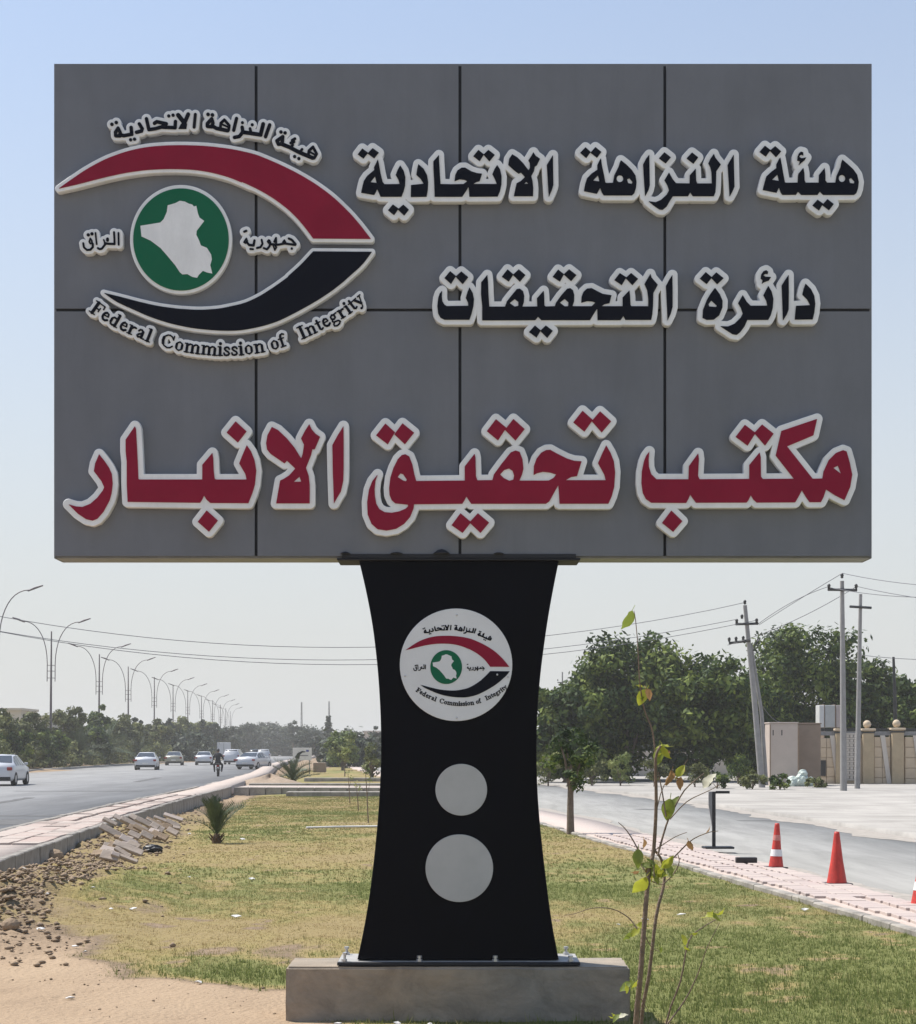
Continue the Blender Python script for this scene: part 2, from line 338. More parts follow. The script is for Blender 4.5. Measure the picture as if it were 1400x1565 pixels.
def strip(name, ca, cb, y0, y1, za, zb, material, step=1.5, thick=.25, parent=None):
    """sheet between two edge curves with a skirt down each side"""
    n = max(2, int((y1-y0)/step)); yy = np.linspace(y0, y1, n)
    V = []; Fc = []
    for y in yy:
        a, b = float(ca(y)), float(cb(y))
        V += [(a, y, za-thick), (a, y, za), (a+(b-a)*.5, y, (za+zb)/2), (b, y, zb), (b, y, zb-thick)]
    for i in range(n-1):
        for k in range(4): Fc.append((i*5+k, i*5+k+1, (i+1)*5+k+1, (i+1)*5+k))
    o = obj_of(mesh_np(name, V, [f[::-1] for f in Fc], material), name)
    return tag(o, kind='structure') if parent is None else o
off = lambda c, d: (lambda y: c(y)+d)
RZ = .01       # left carriageway level
strip('road', farL, roadL, -40, 1500, RZ, RZ, M['asphalt'], step=6)
strip('side_road', roadR, farR, -40, 230, -.03, -.03, M['asphalt2'], step=3)
pav = strip('pavement', off(innerL, -.13), off(roadL, .16), -10, 1000, .262, .262, M['paver'], step=2, thick=.33)
walk = strip('walkway', off(lawnR, .12), off(roadR, -.13), -10, 200, .022, .022, M['pinkb'], step=2, thick=.15)
strip('apron', off(farR, .3), (lambda y: farR(y)+60), -40, 230, .03, .05, M['apron'], step=5)
strip('verge_kerb', off(farL, -.45), off(farL, -.0), -40, 900, RZ+.16, RZ+.16, M['kerb'], step=5)

# kerb stones and pavers as separate pieces (children of the surface they make up)
def quadblock(p0, p1, w, z0, z1, ch=.012):
    p0 = Vector(p0); p1 = Vector(p1); d = (p1-p0).normalized(); nrm = Vector((-d.y, d.x, 0))
    L = (p1-p0).length
    Mx = Matrix(((d.x, nrm.x, 0, p0.x), (d.y, nrm.y, 0, p0.y), (0, 0, 1, 0), (0, 0, 0, 1)))
    return (L, Mx)
def kerb_run(parent, c, y0, y1, L, w, z0, z1, inward, mname='kerb_stone', gap=.012):
    b = MB().box(0, L-gap, 0, w, 0, z1-z0, ch=.014); me = None; y = y0
    while y < y1:
        x0 = float(c(y)); x1 = float(c(y+L)); d = math.atan2(L, x1-x0)
        if me is None: o = b.build(mname, M['kerb'], parent); me = o.data
        else: o = link(bpy.data.objects.new(mname, me)); o.parent = parent
        o.location = (x0, y, z0+random.uniform(-.012, .012)); o.rotation_euler = (random.uniform(-.03, .03), 0, d+random.uniform(-.012, .012))
        if not inward: o.location.x += 0
        y += L*math.sin(d)
kerb_run(pav, innerL, 8, 66, .72, .13, -.12, .30, True)
kerb_run(pav, lambda y: roadL(y)+.15, 24, 66, .72, .14, -.03, .30, True)
kerb_run(walk, lawnR, 11, 60, .8, .12, -.10, .045, True)
# rows run along +x from the curve: stones lie to the left (+normal) of the travel direction
def paver_field(parent, ca, cb, y0, y1, s, z, mats, tilt, maxn):
    me = [None]*len(mats); n = 0; y = y0; row = 0
    while y < y1 and n < maxn:
        a, b = float(ca(y)), float(cb(y)); k = int((b-a)/s); st = (b-a)/k
        for i in range(k):
            j = random.randrange(len(mats))
            if me[j] is None:
                o = MB().box(-s/2+.005, s/2-.005, -s/2+.005, s/2-.005, -.05, 0, ch=.004).build('paver', M[mats[j]], parent); me[j] = o.data
            else: o = link(bpy.data.objects.new('paver', me[j])); o.parent = parent
            o.location = (a+st*(i+.5)+.02*math.sin(row), y+random.uniform(-.01, .01), z+random.uniform(0, .006)*(3 if random.random() < .06 else 1))
            t = tilt*(4 if random.random() < .07 else 1)
            o.rotation_euler = (random.gauss(0, t), random.gauss(0, t), random.gauss(0, .02))
            n += 1
        y += s; row += 1
paver_field(pav, lambda y: roadL(y)+.16, lambda y: innerL(y)-.14, 26.5, 55, .42, .292, ['paver', 'paver', 'paverd'], .012, 298)
paver_field(walk, lambda y: lawnR(y)+.13, lambda y: roadR(y)-.12, 15.0, 34, .30, .050, ['pink', 'pinkb', 'pink'], .004, 298)

# ------------------------------------------------------------------ cross path over the median, sand heap
cp = MB()
xa, xb = -8.55, .2
cp.add([(xa,66,.0),(xb,64.6,-.05),(xb,64.6,.25),(xa,66,.25),(xa,70,.0),(xb,69,-.05),(xb,69,.25),(xa,70,.25)], [(0,1,2,3),(3,2,6,7),(7,6,5,4),(0,3,7,4),(1,5,6,2)])
cpo = cp.build('crossing_path', M['paver']); tag(cpo, kind='structure')
for i in range(14):
    x = xa+.02+i*(xb-xa)/14; yy = 66-(x-xa)*1.4/(xb-xa)
    o = MB().box(0, (xb-xa)/14-.03, -.12, 0, -.12, .27, ch=.012).build('kerb_stone', M['kerb'], cpo)
    o.location = (x, yy, 0); o.rotation_euler = (0, 0, -.158)
for (x0, x1, y, z) in [(-6.3, -1.5, 63.2, .0), (-9.2, -3.0, 76, .05), (-8.2, -2.2, 92, .03)]:
    o = MB().box(x0, x1, y, y+.9, z-.2, z+.16, ch=.02).build('low_kerb_edge', M['kerb']); tag(o, kind='structure')
hs = []; hq = []
n1, n2 = 24, 30
for i in range(n1+1):
    for j in range(n2):
        r = i/n1; a = 2*math.pi*j/n2; x = r*math.cos(a)*2.1; y = r*math.sin(a)*2.4
        hs.append((x, y, .5*(1-r)**.9*(1-.2*math.sin(3*a))+.05*float(fbm(x*2+7, y*2))-.05))
for i in range(n1):
    for j in range(n2): hq.append((i*n2+j, i*n2+(j+1) % n2, (i+1)*n2+(j+1) % n2, (i+1)*n2+j))
heap = obj_of(mesh_np('sand_heap', hs, hq, mat('heap_sand', (.32,.24,.17), rough=.95, var=.25, scale=6, bump=.5), smooth=True), 'sand_heap')
heap.location = (-9.3+.6, 80, .02); tag(heap, 'small heap of brown sand beside the road by the crossing path', 'sand heap')

# ------------------------------------------------------------------ grass blades (nobody could count them)
def blades(name, n, y0, y1, hmin, hmax, wid, power=1.0):
    y = y0+(y1-y0)*RNG.random(n)**power; a = np.maximum(innerL(y)+.3, -y*.27-.2); b = np.minimum(lawnR(y)-.01, y*.27+.2)
    x = a+(b-a)*RNG.random(n)
    la = lawn_amount(x, y); keep = (RNG.random(n) < la*(.35+.65*fbm(x*2.3, y*2.3)*1.4)) & ~((np.abs(x) < 1.1) & (y > 10.92) & (y < 11.44))
    x, y = x[keep], y[keep]; n = len(x); z = gheight(x, y)-.004; g = green_amount(x, y)
    h = (hmin+(hmax-hmin)*RNG.random(n)**2)*(.55+.75*g); k = 3
    x = np.repeat(x, k); y = np.repeat(y, k); z = np.repeat(z, k); h = np.repeat(h, k)*(.6+.6*RNG.random(n*k)); g = np.repeat(g, k)
    x = x+RNG.normal(0, .012, n*k); y = y+RNG.normal(0, .012, n*k)
    an = RNG.random(n*k)*math.tau; le = RNG.normal(0, .45, n*k)*h; w = wid*(.6+.8*RNG.random(n*k))
    V = np.empty((n*k, 3, 3)); dx, dy = np.cos(an), np.sin(an)
    V[:,0] = np.stack([x-dx*w, y-dy*w, z], -1); V[:,1] = np.stack([x+dx*w, y+dy*w, z], -1)
    V[:,2] = np.stack([x-dy*le, y+dx*le, z+h], -1)
    t = np.repeat(np.clip(g+RNG.normal(0, .2, n*k), 0, 1), 3)
    o = obj_of(mesh_np(name, V.reshape(-1, 3), np.arange(n*k*3).reshape(-1, 3), M['grass'], t), name); tag(o, 'short patchy lawn grass, straw yellow to green', kind='stuff'); return o
blades('grass', 120000, 10.3, 22, .012, .036, .0032, 1.1)
blades('grass', 90000, 22, 64, .018, .045, .0075, .9)
blades('grass', 1500, 11, 34, .05, .12, .004, 1.2)
blades('grass', 2600, 10.5, 13.5, .04, .09, .0035, 1.0)      # taller tufts

# soil clods and pebbles
def clods(name, n, fn, smin, smax, material):
    V = []; Fc = []; k = 0
    base = np.array([(0,0,1),(.9,0,.3),(.3,.85,.3),(-.7,.5,.3),(-.7,-.5,.3),(.3,-.85,.3),(.1,.1,-.6)], float)
    fc = np.array([(0,1,2),(0,2,3),(0,3,4),(0,4,5),(0,5,1),(6,2,1),(6,3,2),(6,4,3),(6,5,4),(6,1,5)])
    for i in range(n):
        x, y = fn(); s = smin+(smax-smin)*random.random()**3; a = random.random()*math.tau
        b = base*RNG.uniform(.6, 1.25, base.shape)*np.array([s, s*random.uniform(.6, 1), s*random.uniform(.4, .75)])
        c, d = math.cos(a), math.sin(a); b = np.stack([b[:,0]*c-b[:,1]*d, b[:,0]*d+b[:,1]*c, b[:,2]], -1)
        V.append(b+np.array([x, y, gz(x, y)+s*.12])); Fc.append(fc+k); k += 7
    o = obj_of(mesh_np(name, np.concatenate(V), np.concatenate(Fc), material), name); return o
def f1():
    while True:
        y = random.gauss(19.5, 4.0); x = float(innerL(y))+.15+abs(random.gauss(.5, .7))
        if y > 13.5 and float(lawn_amount(np.array([x]), np.array([y]))[0]) < .35 or random.random() < .02: return x, y
o = clods('soil_clods', 9000, f1, .008, .065, M['clod']); tag(o, 'loose clods of dug soil banked against the kerb', kind='stuff')
def f2():
    y = random.uniform(10.6, 24); x = float(lawnL(y))-abs(random.gauss(0, 1.3)); return max(x, float(innerL(y))+.1), y
o = clods('pebbles', 700, f2, .004, .022, M['clod']); tag(o, 'scattered pebbles and crumbs of soil on bare ground', kind='stuff')
def f3():
    y = random.gauss(34, 5.5); return float(innerL(y))+.12+abs(random.gauss(.35, .45)), y
o = clods('rubble_crumbs', 1500, f3, .015, .07, M['clod']); tag(o, 'crumbled rubble below the edge of the pavement', kind='stuff')

# undergrowth under the roadside trees

# repairs and wind-blown dust on the roads
def sheet(name, pts, z, material):
    o = MB().add([(x, y, z) for x, y in pts], [tuple(range(len(pts)))]).build(name, material); return tag(o, kind='structure')
M['patch'] = mat('tar_patch', (.13,.128,.125), rough=.9, spec=.2, var=.25, scale=3, bump=.3)
M['dust'] = mat('blown_sand', (.36,.325,.285), rough=.95, spec=.1, var=.2, scale=4, bump=.3)
for x0, y0, L, w in [(-14.5,52,9,.35),(-18,70,.5,5.2),(-12.2,44,.45,2.6),(-17,90,14,.4),(-10.8,39,3.0,.9)]:
    sk = -.085; n_ = 9; q = [(x0+sk*L*i/n_+random.uniform(-.05,.05), y0+L*i/n_) for i in range(n_+1)]+[(x0+w+sk*L*i/n_+random.uniform(-.05,.05), y0+L*i/n_) for i in range(n_, -1, -1)]
    sheet('road_patch', q[::-1], RZ+.005, M['patch'])
for x0, y0, L, w in [(6.9,42,.35,1.2),(5.2,50,.5,.8)]:
    n_ = 14; c_ = [x0-.05*L*i/n_+.12*math.sin(i*1.7)+random.uniform(-.04,.04) for i in range(n_+1)]
    sheet('road_patch', ([(c_[i], y0+L*i/n_) for i in range(n_+1)]+[(c_[i]+w, y0+L*i/n_) for i in range(n_, -1, -1)])[::-1], -.025, M['patch'])
def drift(name, c, y0, y1, side, z, w, seed):
    yy_ = np.arange(y0, y1, .35); wd = w*(.15+1.3*np.clip(fbm(yy_*.35+seed, yy_*0+seed)-.25, 0, 1)+.3*fbm(yy_*1.9, yy_*0+seed)); a = [(float(c(y)), y) for y in yy_]; b = [(float(c(y))+side*float(k), y) for y, k in zip(yy_, wd)]
    V = [(x, y, z+.012) for x, y in a]+[(x, y, z) for x, y in b]; n_ = len(a)
    F_ = [((i, i+1, n_+i+1, n_+i) if side < 0 else (i, n_+i, n_+i+1, i+1)) for i in range(n_-1)]
    o = MB().add(V, [f[::-1] if side < 0 and False else f for f in F_], True).build(name, M['dust']); tag(o, kind='structure')
drift('sand_drift', roadL, 24, 120, -1, RZ+.004, .9, 3); drift('sand_drift', roadR, 14, 60, 1, -.026, .55, 7); drift('sand_drift', farR, 20, 90, -1, -.026, .9, 11)

# ------------------------------------------------------------------ lettering: outlines measured from the photograph, unions and offsets through a distance field
def T(ox, oy, s, pts, dx=0): return [(ox+(x+dx)/s, oy+y/s) for x, y in pts]
def diamond_list(ox, oy, s, lst): return [T(ox, oy, s, d) for d in lst]
class Field:
    """signed distance field over a window of the sign, in photograph pixels"""
    def __init__(s, polys=(), strokes=(), holes=(), step=.5, far=13):
        allp = [p for q in polys for p in q]+[p for w, q in strokes for p in q]
        a = np.array(allp); s.x0, s.y0 = a.min(0)-far-2; x1, y1 = a.max(0)+far+2
        s.st = step; s.nx = int((x1-s.x0)/step)+1; s.ny = int((y1-s.y0)/step)+1
        s.gx = s.x0+np.arange(s.nx)*step; s.gy = s.y0+np.arange(s.ny)*step; s.far = far
        s.phi = np.full((s.ny, s.nx), float(far)); s.hole = np.full((s.ny, s.nx), float(far))
        for q in polys: np.minimum(s.phi, s._poly(q), out=s.phi)
        for w, q in strokes: np.minimum(s.phi, s._dist(q, False, w/2)-w/2, out=s.phi)
        for q in holes: np.minimum(s.hole, s._poly(q), out=s.hole)
    def _dist(s, q, closed, extra=0):
        D = np.full((s.ny, s.nx), float(s.far+extra)); n = len(q); R_ = s.far+extra
        if n == 1: q = [q[0], (q[0][0]+.01, q[0][1])]; n = 2
        for i in range(n if closed else n-1):
            ax, ay = q[i]; bx, by = q[(i+1) % n]
            i0 = max(0, int((min(ax, bx)-R_-s.x0)/s.st)); i1 = min(s.nx, int((max(ax, bx)+R_-s.x0)/s.st)+2)
            j0 = max(0, int((min(ay, by)-R_-s.y0)/s.st)); j1 = min(s.ny, int((max(ay, by)+R_-s.y0)/s.st)+2)
            gx = s.gx[i0:i1][None, :]-ax; gy = s.gy[j0:j1][:, None]-ay; ex, ey = bx-ax, by-ay
            t = np.clip((gx*ex+gy*ey)/max(ex*ex+ey*ey, 1e-9), 0, 1)
            d = np.hypot(gx-t*ex, gy-t*ey); W = D[j0:j1, i0:i1]; np.minimum(W, d, out=W)
        return D
    def _poly(s, q):
        D = s._dist(q, True); ins = np.zeros_like(D, bool); n = len(q)
        for i in range(n):
            ax, ay = q[i]; bx, by = q[(i+1) % n]
            if ay == by: continue
            c = (s.gy > min(ay, by)) & (s.gy <= max(ay, by))
            xc = ax+(s.gy-ay)*(bx-ax)/(by-ay); ins ^= c[:, None] & (s.gx[None, :] < xc[:, None])
        return np.where(ins, -D, D)
    def loops(s, level, use_holes=True):
        P = np.maximum(s.phi-level, -(s.hole)) if use_holes else s.phi-level
        I = P < 0; nxt = {}
        def ipt(a, b):
            (j, i), (k, l) = a, b; t = P[j, i]/(P[j, i]-P[k, l]); return (s.gx[0]+(i+(l-i)*t)*s.st, s.gy[0]+(j+(k-j)*t)*s.st)
        code = (I[:-1,:-1]*1+I[:-1,1:]*2+I[1:,1:]*4+I[1:,:-1]*8)
        js, is_ = np.nonzero((code > 0) & (code < 15)); pts = {}; seg = {}
        TB = {1:[(3,0)],2:[(0,1)],3:[(3,1)],4:[(1,2)],5:[(3,0),(1,2)],6:[(0,2)],7:[(3,2)],8:[(2,3)],9:[(2,0)],10:[(0,1),(2,3)],11:[(2,1)],12:[(1,3)],13:[(1,0)],14:[(0,3)]}
        for j, i in zip(js.tolist(), is_.tolist()):
            E = [('h', j, i), ('v', j, i+1), ('h', j+1, i), ('v', j, i)]
            C = [((j,i),(j,i+1)), ((j,i+1),(j+1,i+1)), ((j+1,i),(j+1,i+1)), ((j,i),(j+1,i))]
            for a, b in TB[int(code[j, i])]:
                for e in (a, b):
                    if E[e] not in pts: pts[E[e]] = ipt(*C[e])
                seg[E[a]] = E[b]
        out = []
        while seg:
            st = next(iter(seg)); loop = []; k = st
            while k in seg: loop.append(pts[k]); k = seg.pop(k)
            if len(loop) > 6: out.append(loop)
        return out
def simplify(loop, tol):
    def dp(a, b):
        st = [(a, b)]; keep = {a, b}
        while st:
            a, b = st.pop()
            if b-a < 2: continue
            p, q = L[a], L[b]; e = q-p; ln = np.hypot(*e)+1e-12
            d = np.abs(e[0]*(L[a+1:b, 1]-p[1])-e[1]*(L[a+1:b, 0]-p[0]))/ln if ln > 1e-6 else np.hypot(*(L[a+1:b]-p).T)
            k = int(d.argmax())
            if d[k] > tol: m = a+1+k; keep.add(m); st += [(a, m), (m, b)]
        return keep
    L = np.array(loop+[loop[0]]); h = len(L)//2
    ks = sorted(dp(0, h) | dp(h, len(L)-1))[:-1]
    return [tuple(L[k]) for k in ks]
def solid(name, loops, D, depth, material, parent=None, bevel=0.0, tol=.12, xf=None, split=False):
    """extruded plate: its front lies at distance D, its back at D+depth"""
    cu = bpy.data.curves.new(name, 'CURVE'); cu.dimensions = '2D'; cu.fill_mode = 'BOTH'
    cu.extrude = depth/2-bevel; cu.bevel_depth = bevel; cu.bevel_resolution = 1
    if bevel: cu.offset = -bevel
    for lp in loops:
        lp = simplify(lp, tol) if tol else lp
        if xf: lp = [xf(p) for p in lp]
        if len(lp) < 3: continue
        sp = cu.splines.new('POLY'); sp.points.add(len(lp)-1); sp.use_cyclic_u = True
        for k, (x, y) in enumerate(lp): sp.points[k].co = ((x-CX)*D/F, EYE-(y-HY)*D/F, 0, 1)
    tmp = link(bpy.data.objects.new('tmp', cu)); bpy.context.view_layer.update()
    me = bpy.data.meshes.new_from_object(tmp.evaluated_get(bpy.context.evaluated_depsgraph_get()))
    bpy.data.objects.remove(tmp); bpy.data.curves.remove(cu)
    me.transform(Matrix(((1,0,0,0),(0,0,-1,D+depth/2),(0,1,0,0),(0,0,0,1)))); me.name = name
    me.materials.clear(); me.materials.append(material)
    o = link(bpy.data.objects.new(name, me))
    if parent is not None: adopt(o, parent, True)
    return o
def ellipse(cx, cy, rx, ry, n=64): return [(cx+rx*math.cos(2*math.pi*k/n), cy+ry*math.sin(2*math.pi*k/n)) for k in range(n)]

S8 = 8.2353; S7 = 7.453
def ell(cx, cy, rx, ry): return ellipse(cx, cy, rx, ry, 20)
W = []     # (colour, radius, label, polys, holes)
# --- first line
A = lambda q: T(530, 210, S8, q); B = lambda q: T(690, 210, S8, q)
W.append(('navy', 8, None, [A([(195,138),(268,192),(210,265),(138,212)]), A([(325,133),(403,190),(345,262),(262,200)]),
 A([(390,275),(405,330),(425,450),(452,560),(475,588),(665,585),(650,530),(615,470),(640,410),(672,350),(715,415),(738,500),(735,600),(715,680),(688,745),(425,745),(400,690),(382,648),(365,690),(345,722),(180,695),(200,600),(215,545),(255,485),(345,410),(342,375),(375,310)]),
 A([(580,842),(652,895),(595,978),(518,915)]), A([(712,845),(782,908),(722,982),(641,905)]),
 A([(900,335),(965,390),(1010,470),(1025,560),(1020,660),(1005,745),(805,748),(808,598),(968,582),(930,520),(875,470),(885,400)]),
 A([(1160,220),(1163,300),(1172,450),(1180,585)])+B([(0,588),(150,586),(200,550),(165,532),(100,525),(38,550),(48,470),(75,415),(125,380),(170,378),(250,425),(320,448),(385,455),(355,548),(310,562),(272,585),(570,585),(550,530),(515,462),(540,400),(575,345),(612,400),(632,490),(630,590),(610,680),(582,742),(225,745),(222,690),(215,620),(180,680),(135,745)])+A([(1105,745),(1100,560),(1090,400),(1090,300)]),
 B([(340,155),(408,212),(355,298),(275,235)]), B([(465,155),(545,218),(478,300),(404,215)]),
 B([(765,210),(830,250),(900,320),(970,412),(988,380),(985,320),(968,290),(1000,240),(1032,185),(1060,230),(1115,268),(1075,350),(1050,365),(1040,420),(1005,485),(1022,550),(1030,640),(1028,738),(785,738),(805,640),(820,575),(870,550),(925,498),(875,440),(845,455),(780,405),(715,345),(725,270)]),
 B([(1278,220),(1280,400),(1283,600),(1265,660),(1225,748),(1215,600),(1200,345),(1240,280)])],
 [A([(355,488),(375,572),(298,562)]), B([(942,556),(968,583),(917,583)])]))
C = lambda q: T(870, 210, S8, q); Dd = lambda q: T(980, 210, S8, q)
W.append(('navy', 8, None, [C([(205,122),(270,182),(215,258),(138,192)]), C([(330,120),(405,182),(350,255),(268,190)]),
 C([(400,260),(412,350),(440,480),(455,565),(470,572),(550,570),(565,480),(620,370),(635,320),(650,285),(720,340),(790,410),(835,480),(848,560),(840,640),(820,700),(790,728),(435,728),(410,690),(390,632),(365,680),(348,708),(185,675),(200,590),(225,510),(280,455),(355,405),(352,350),(385,280)]),
 C([(1008,215),(1012,400),(1015,600),(1000,660),(955,740),(945,600),(930,340),(965,270)]), C([(1198,185),(1280,250),(1215,325),(1130,262)]),
 Dd([(350,440),(400,530),(440,575),(610,578),(612,475),(688,390),(692,540),(705,578),(890,578),(885,440),(870,370),(845,325),(870,270),(915,205),(935,255),(1003,340),(945,425),(942,600),(935,690),(915,738),(650,738),(618,690),(590,738),(400,738),(360,800),(320,870),(270,910),(230,905),(150,850),(92,800),(180,815),(250,785),(320,720),(350,665),(330,600),(293,538)]),
 Dd([(640,188),(718,250),(658,330),(572,262)]), Dd([(1165,215),(1170,400),(1175,620),(1150,680),(1113,745),(1105,600),(1088,345),(1125,280)])],
 [C([(362,476),(380,553),(300,542)]), C(ell(638,518,42,44)), C([(728,525),(758,512),(797,560),(787,584),(742,575)])]))
E = lambda q: T(1150, 210, S8, q)
W.append(('navy', 8, None, [E([(158,103),(228,158),(170,240),(90,180)]), E([(288,108),(362,175),(298,248),(220,165)]),
 E([(352,250),(370,340),(390,460),(410,565),(430,570),(570,568),(575,480),(580,455),(642,382),(655,450),(658,540),(670,568),(835,568),(838,470),(910,382),(920,470),(920,540),(940,568),(1045,568),(1060,480),(1110,370),(1118,320),(1132,278),(1200,335),(1270,400),(1320,470),(1340,560),(1330,640),(1310,700),(1280,722),(890,722),(850,680),(820,722),(615,722),(575,680),(550,720),(378,722),(355,690),(335,628),(305,695),(130,660),(155,560),(175,490),(240,430),(302,385),(300,340),(335,270)]),
 E([(610,178),(640,185),(642,230),(625,215),(600,222),(590,245),(620,262),(680,250),(655,290),(620,315),(580,352),(600,300),(565,290),(568,240),(585,200)]),
 E([(820,782),(890,832),(840,918),(755,855)]), E([(945,775),(1025,838),(965,915),(879,850)])],
 [E([(315,466),(334,547),(248,532)]), E(ell(1128,515,42,45)), E([(1216,525),(1243,508),(1285,555),(1277,580),(1228,572)])]))
# --- second line
Fz = lambda q: T(655, 395, S8, q); G = lambda q: T(800, 395, S8, q); H = lambda q: T(900, 395, S8, q)
W.append(('navy', 8, None, [Fz([(272,158),(345,220),(283,320),(200,245)]), Fz([(412,162),(500,235),(430,322),(340,228)]),
 Fz([(170,405),(168,480),(175,540),(200,580),(230,598),(500,595),(495,550),(468,495),(490,420),(515,362),(555,430),(572,510),(565,600),(540,700),(515,770),(200,770),(150,745),(120,690),(110,600),(120,500),(140,440)]),
 Fz([(740,205),(750,300),(755,450),(765,605),(962,605),(985,540),(1040,470),(1110,385),(1150,378),(1190,410),(1205,470),(1200,550),(1180,605)])
 +G([(175,603),(170,500),(255,405),(262,470),(265,590),(280,603),(395,600),(410,555),(470,470),(550,380),(590,372),(625,400),(640,460),(638,540),(618,600),(860,600),(905,555),(870,540),(800,535),(728,557),(732,480),(755,420),(800,378),(860,372),(930,410),(1000,445),(1110,462),(1085,560),(1020,575),(985,600)])
 +H([(425,600),(425,490),(510,400),(520,470),(525,585),(535,600),(748,600),(748,500),(735,400),(700,320),(735,260),(775,192),(790,240),(868,330),(812,435),(808,600),(800,700),(785,772),(460,772),(435,722),(400,775),(110,775),(106,635),(98,640),(60,700),(15,775)])
 +G([(225,775),(185,732),(150,775)])+Fz([(675,778),(675,600),(660,450),(662,300)]),
 Fz([(995,135),(1068,200),(1010,290),(922,228)]), Fz([(1135,135),(1220,208),(1150,292),(1062,205)]), G([(437,138),(510,197),(460,290),(368,230)]), G([(575,135),(668,208),(600,285),(508,200)]),
 H([(390,183),(472,237),(415,335),(322,270)]), H([(532,182),(620,255),(550,335),(463,245)]), G([(145,842),(218,905),(165,995),(70,925)]), G([(282,842),(370,910),(300,998),(212,910)]),
 H([(1052,205),(1055,400),(1055,610),(1030,700),(990,782),(985,650),(970,345),(1010,270)])],
 [Fz([(1085,510),(1130,545),(1130,595),(1085,605),(1020,560)]), G([(520,508),(567,550),(562,600),(520,602),(458,555)])]))
I_ = lambda q: T(1055, 395, 6.6667, q)
W.append(('navy', 8, None, [I_([(158,138),(222,192),(168,260),(97,205)]), I_([(265,140),(340,200),(275,262),(212,195)]),
 I_([(252,298),(300,360),(330,430),(328,500),(295,580),(240,622),(170,625),(125,605),(130,520),(170,420),(205,360)]),
 I_([(535,372),(575,440),(615,480),(785,480),(775,430),(745,375),(770,325),(795,278),(830,335),(848,410),(842,500),(820,580),(795,625),(582,625),(555,690),(510,750),(475,778),(430,770),(360,725),(305,688),(385,692),(450,665),(515,600),(535,560),(515,500),(487,455)]),
 I_([(775,118),(795,135),(788,160),(765,155),(745,170),(765,185),(825,188),(800,225),(755,240),(728,258),(738,220),(718,205),(722,165),(745,130)]),
 I_([(1003,165),(1005,350),(1003,520),(985,570),(945,630),(940,500),(932,275),(965,220)]),
 I_([(1175,255),(1230,310),(1265,380),(1275,460),(1265,550),(1248,620),(1065,622),(1078,482),(1222,475),(1190,415),(1142,368),(1155,310)])],
 [I_([(215,428),(272,480),(262,494),(193,488),(186,465)])]))
# --- third line, crimson
J = lambda q: T(95, 625, S7, q); K = lambda q: T(240, 625, S7, q)
W.append(('red', 8.5, None, [J([(420,515),(480,590),(535,670),(565,740),(575,850),(562,960),(540,1040),(470,1170),(400,1250),(345,1272),(270,1255),(180,1195),(70,1085),(160,1110),(230,1115),(320,1080),(400,1010),(465,925),(478,890),(445,820),(360,708),(375,620)])], []))
W.append(('red', 8.5, None, [J([(828,195),(840,230),(850,400),(860,600),(868,795),(880,803)])+K([(515,803),(515,635),(630,500),(640,560),(645,700),(655,790),(670,803),(1020,803),(1005,740),(935,620),(975,520),(1022,412),(1070,480),(1110,580),(1130,700),(1115,860),(1085,960),(1040,1073),(605,1070),(560,1030),(535,985),(515,1030),(490,1068)])+J([(745,1058),(735,850),(735,600),(722,480),(722,350)]),
 K([(895,140),(1020,255),(920,382),(792,268)]), K([(565,1155),(693,1270),(590,1398),(463,1285)])], []))
L_ = lambda q: T(385, 625, S8, q)
W.append(('red', 8.5, None, [L_([(250,225),(330,265),(440,370),(540,490),(620,622),(640,560),(655,450),(618,372),(665,280),(722,190),(755,260),(800,310),(858,350),(790,508),(760,505),(745,580),(680,740),(715,840),(728,960),(728,1188),(305,1188),(330,1040),(355,900),(400,880),(470,835),(545,750),(440,650),(410,685),(330,630),(235,565),(190,510),(178,430),(195,330)])], [L_([(598,852),(620,915),(525,917)])]))
W.append(('red', 8.5, None, [L_([(1152,215),(1155,400),(1155,750),(1150,900),(1120,1040),(1070,1120),(1032,1190),(1025,1000),(1018,800),(1012,455),(1080,330)])], []))
Mm = lambda q: T(545, 625, S7, q); N = lambda q: T(670, 610, 6.9556, q); O = lambda q: T(790, 610, 7.8235, q)
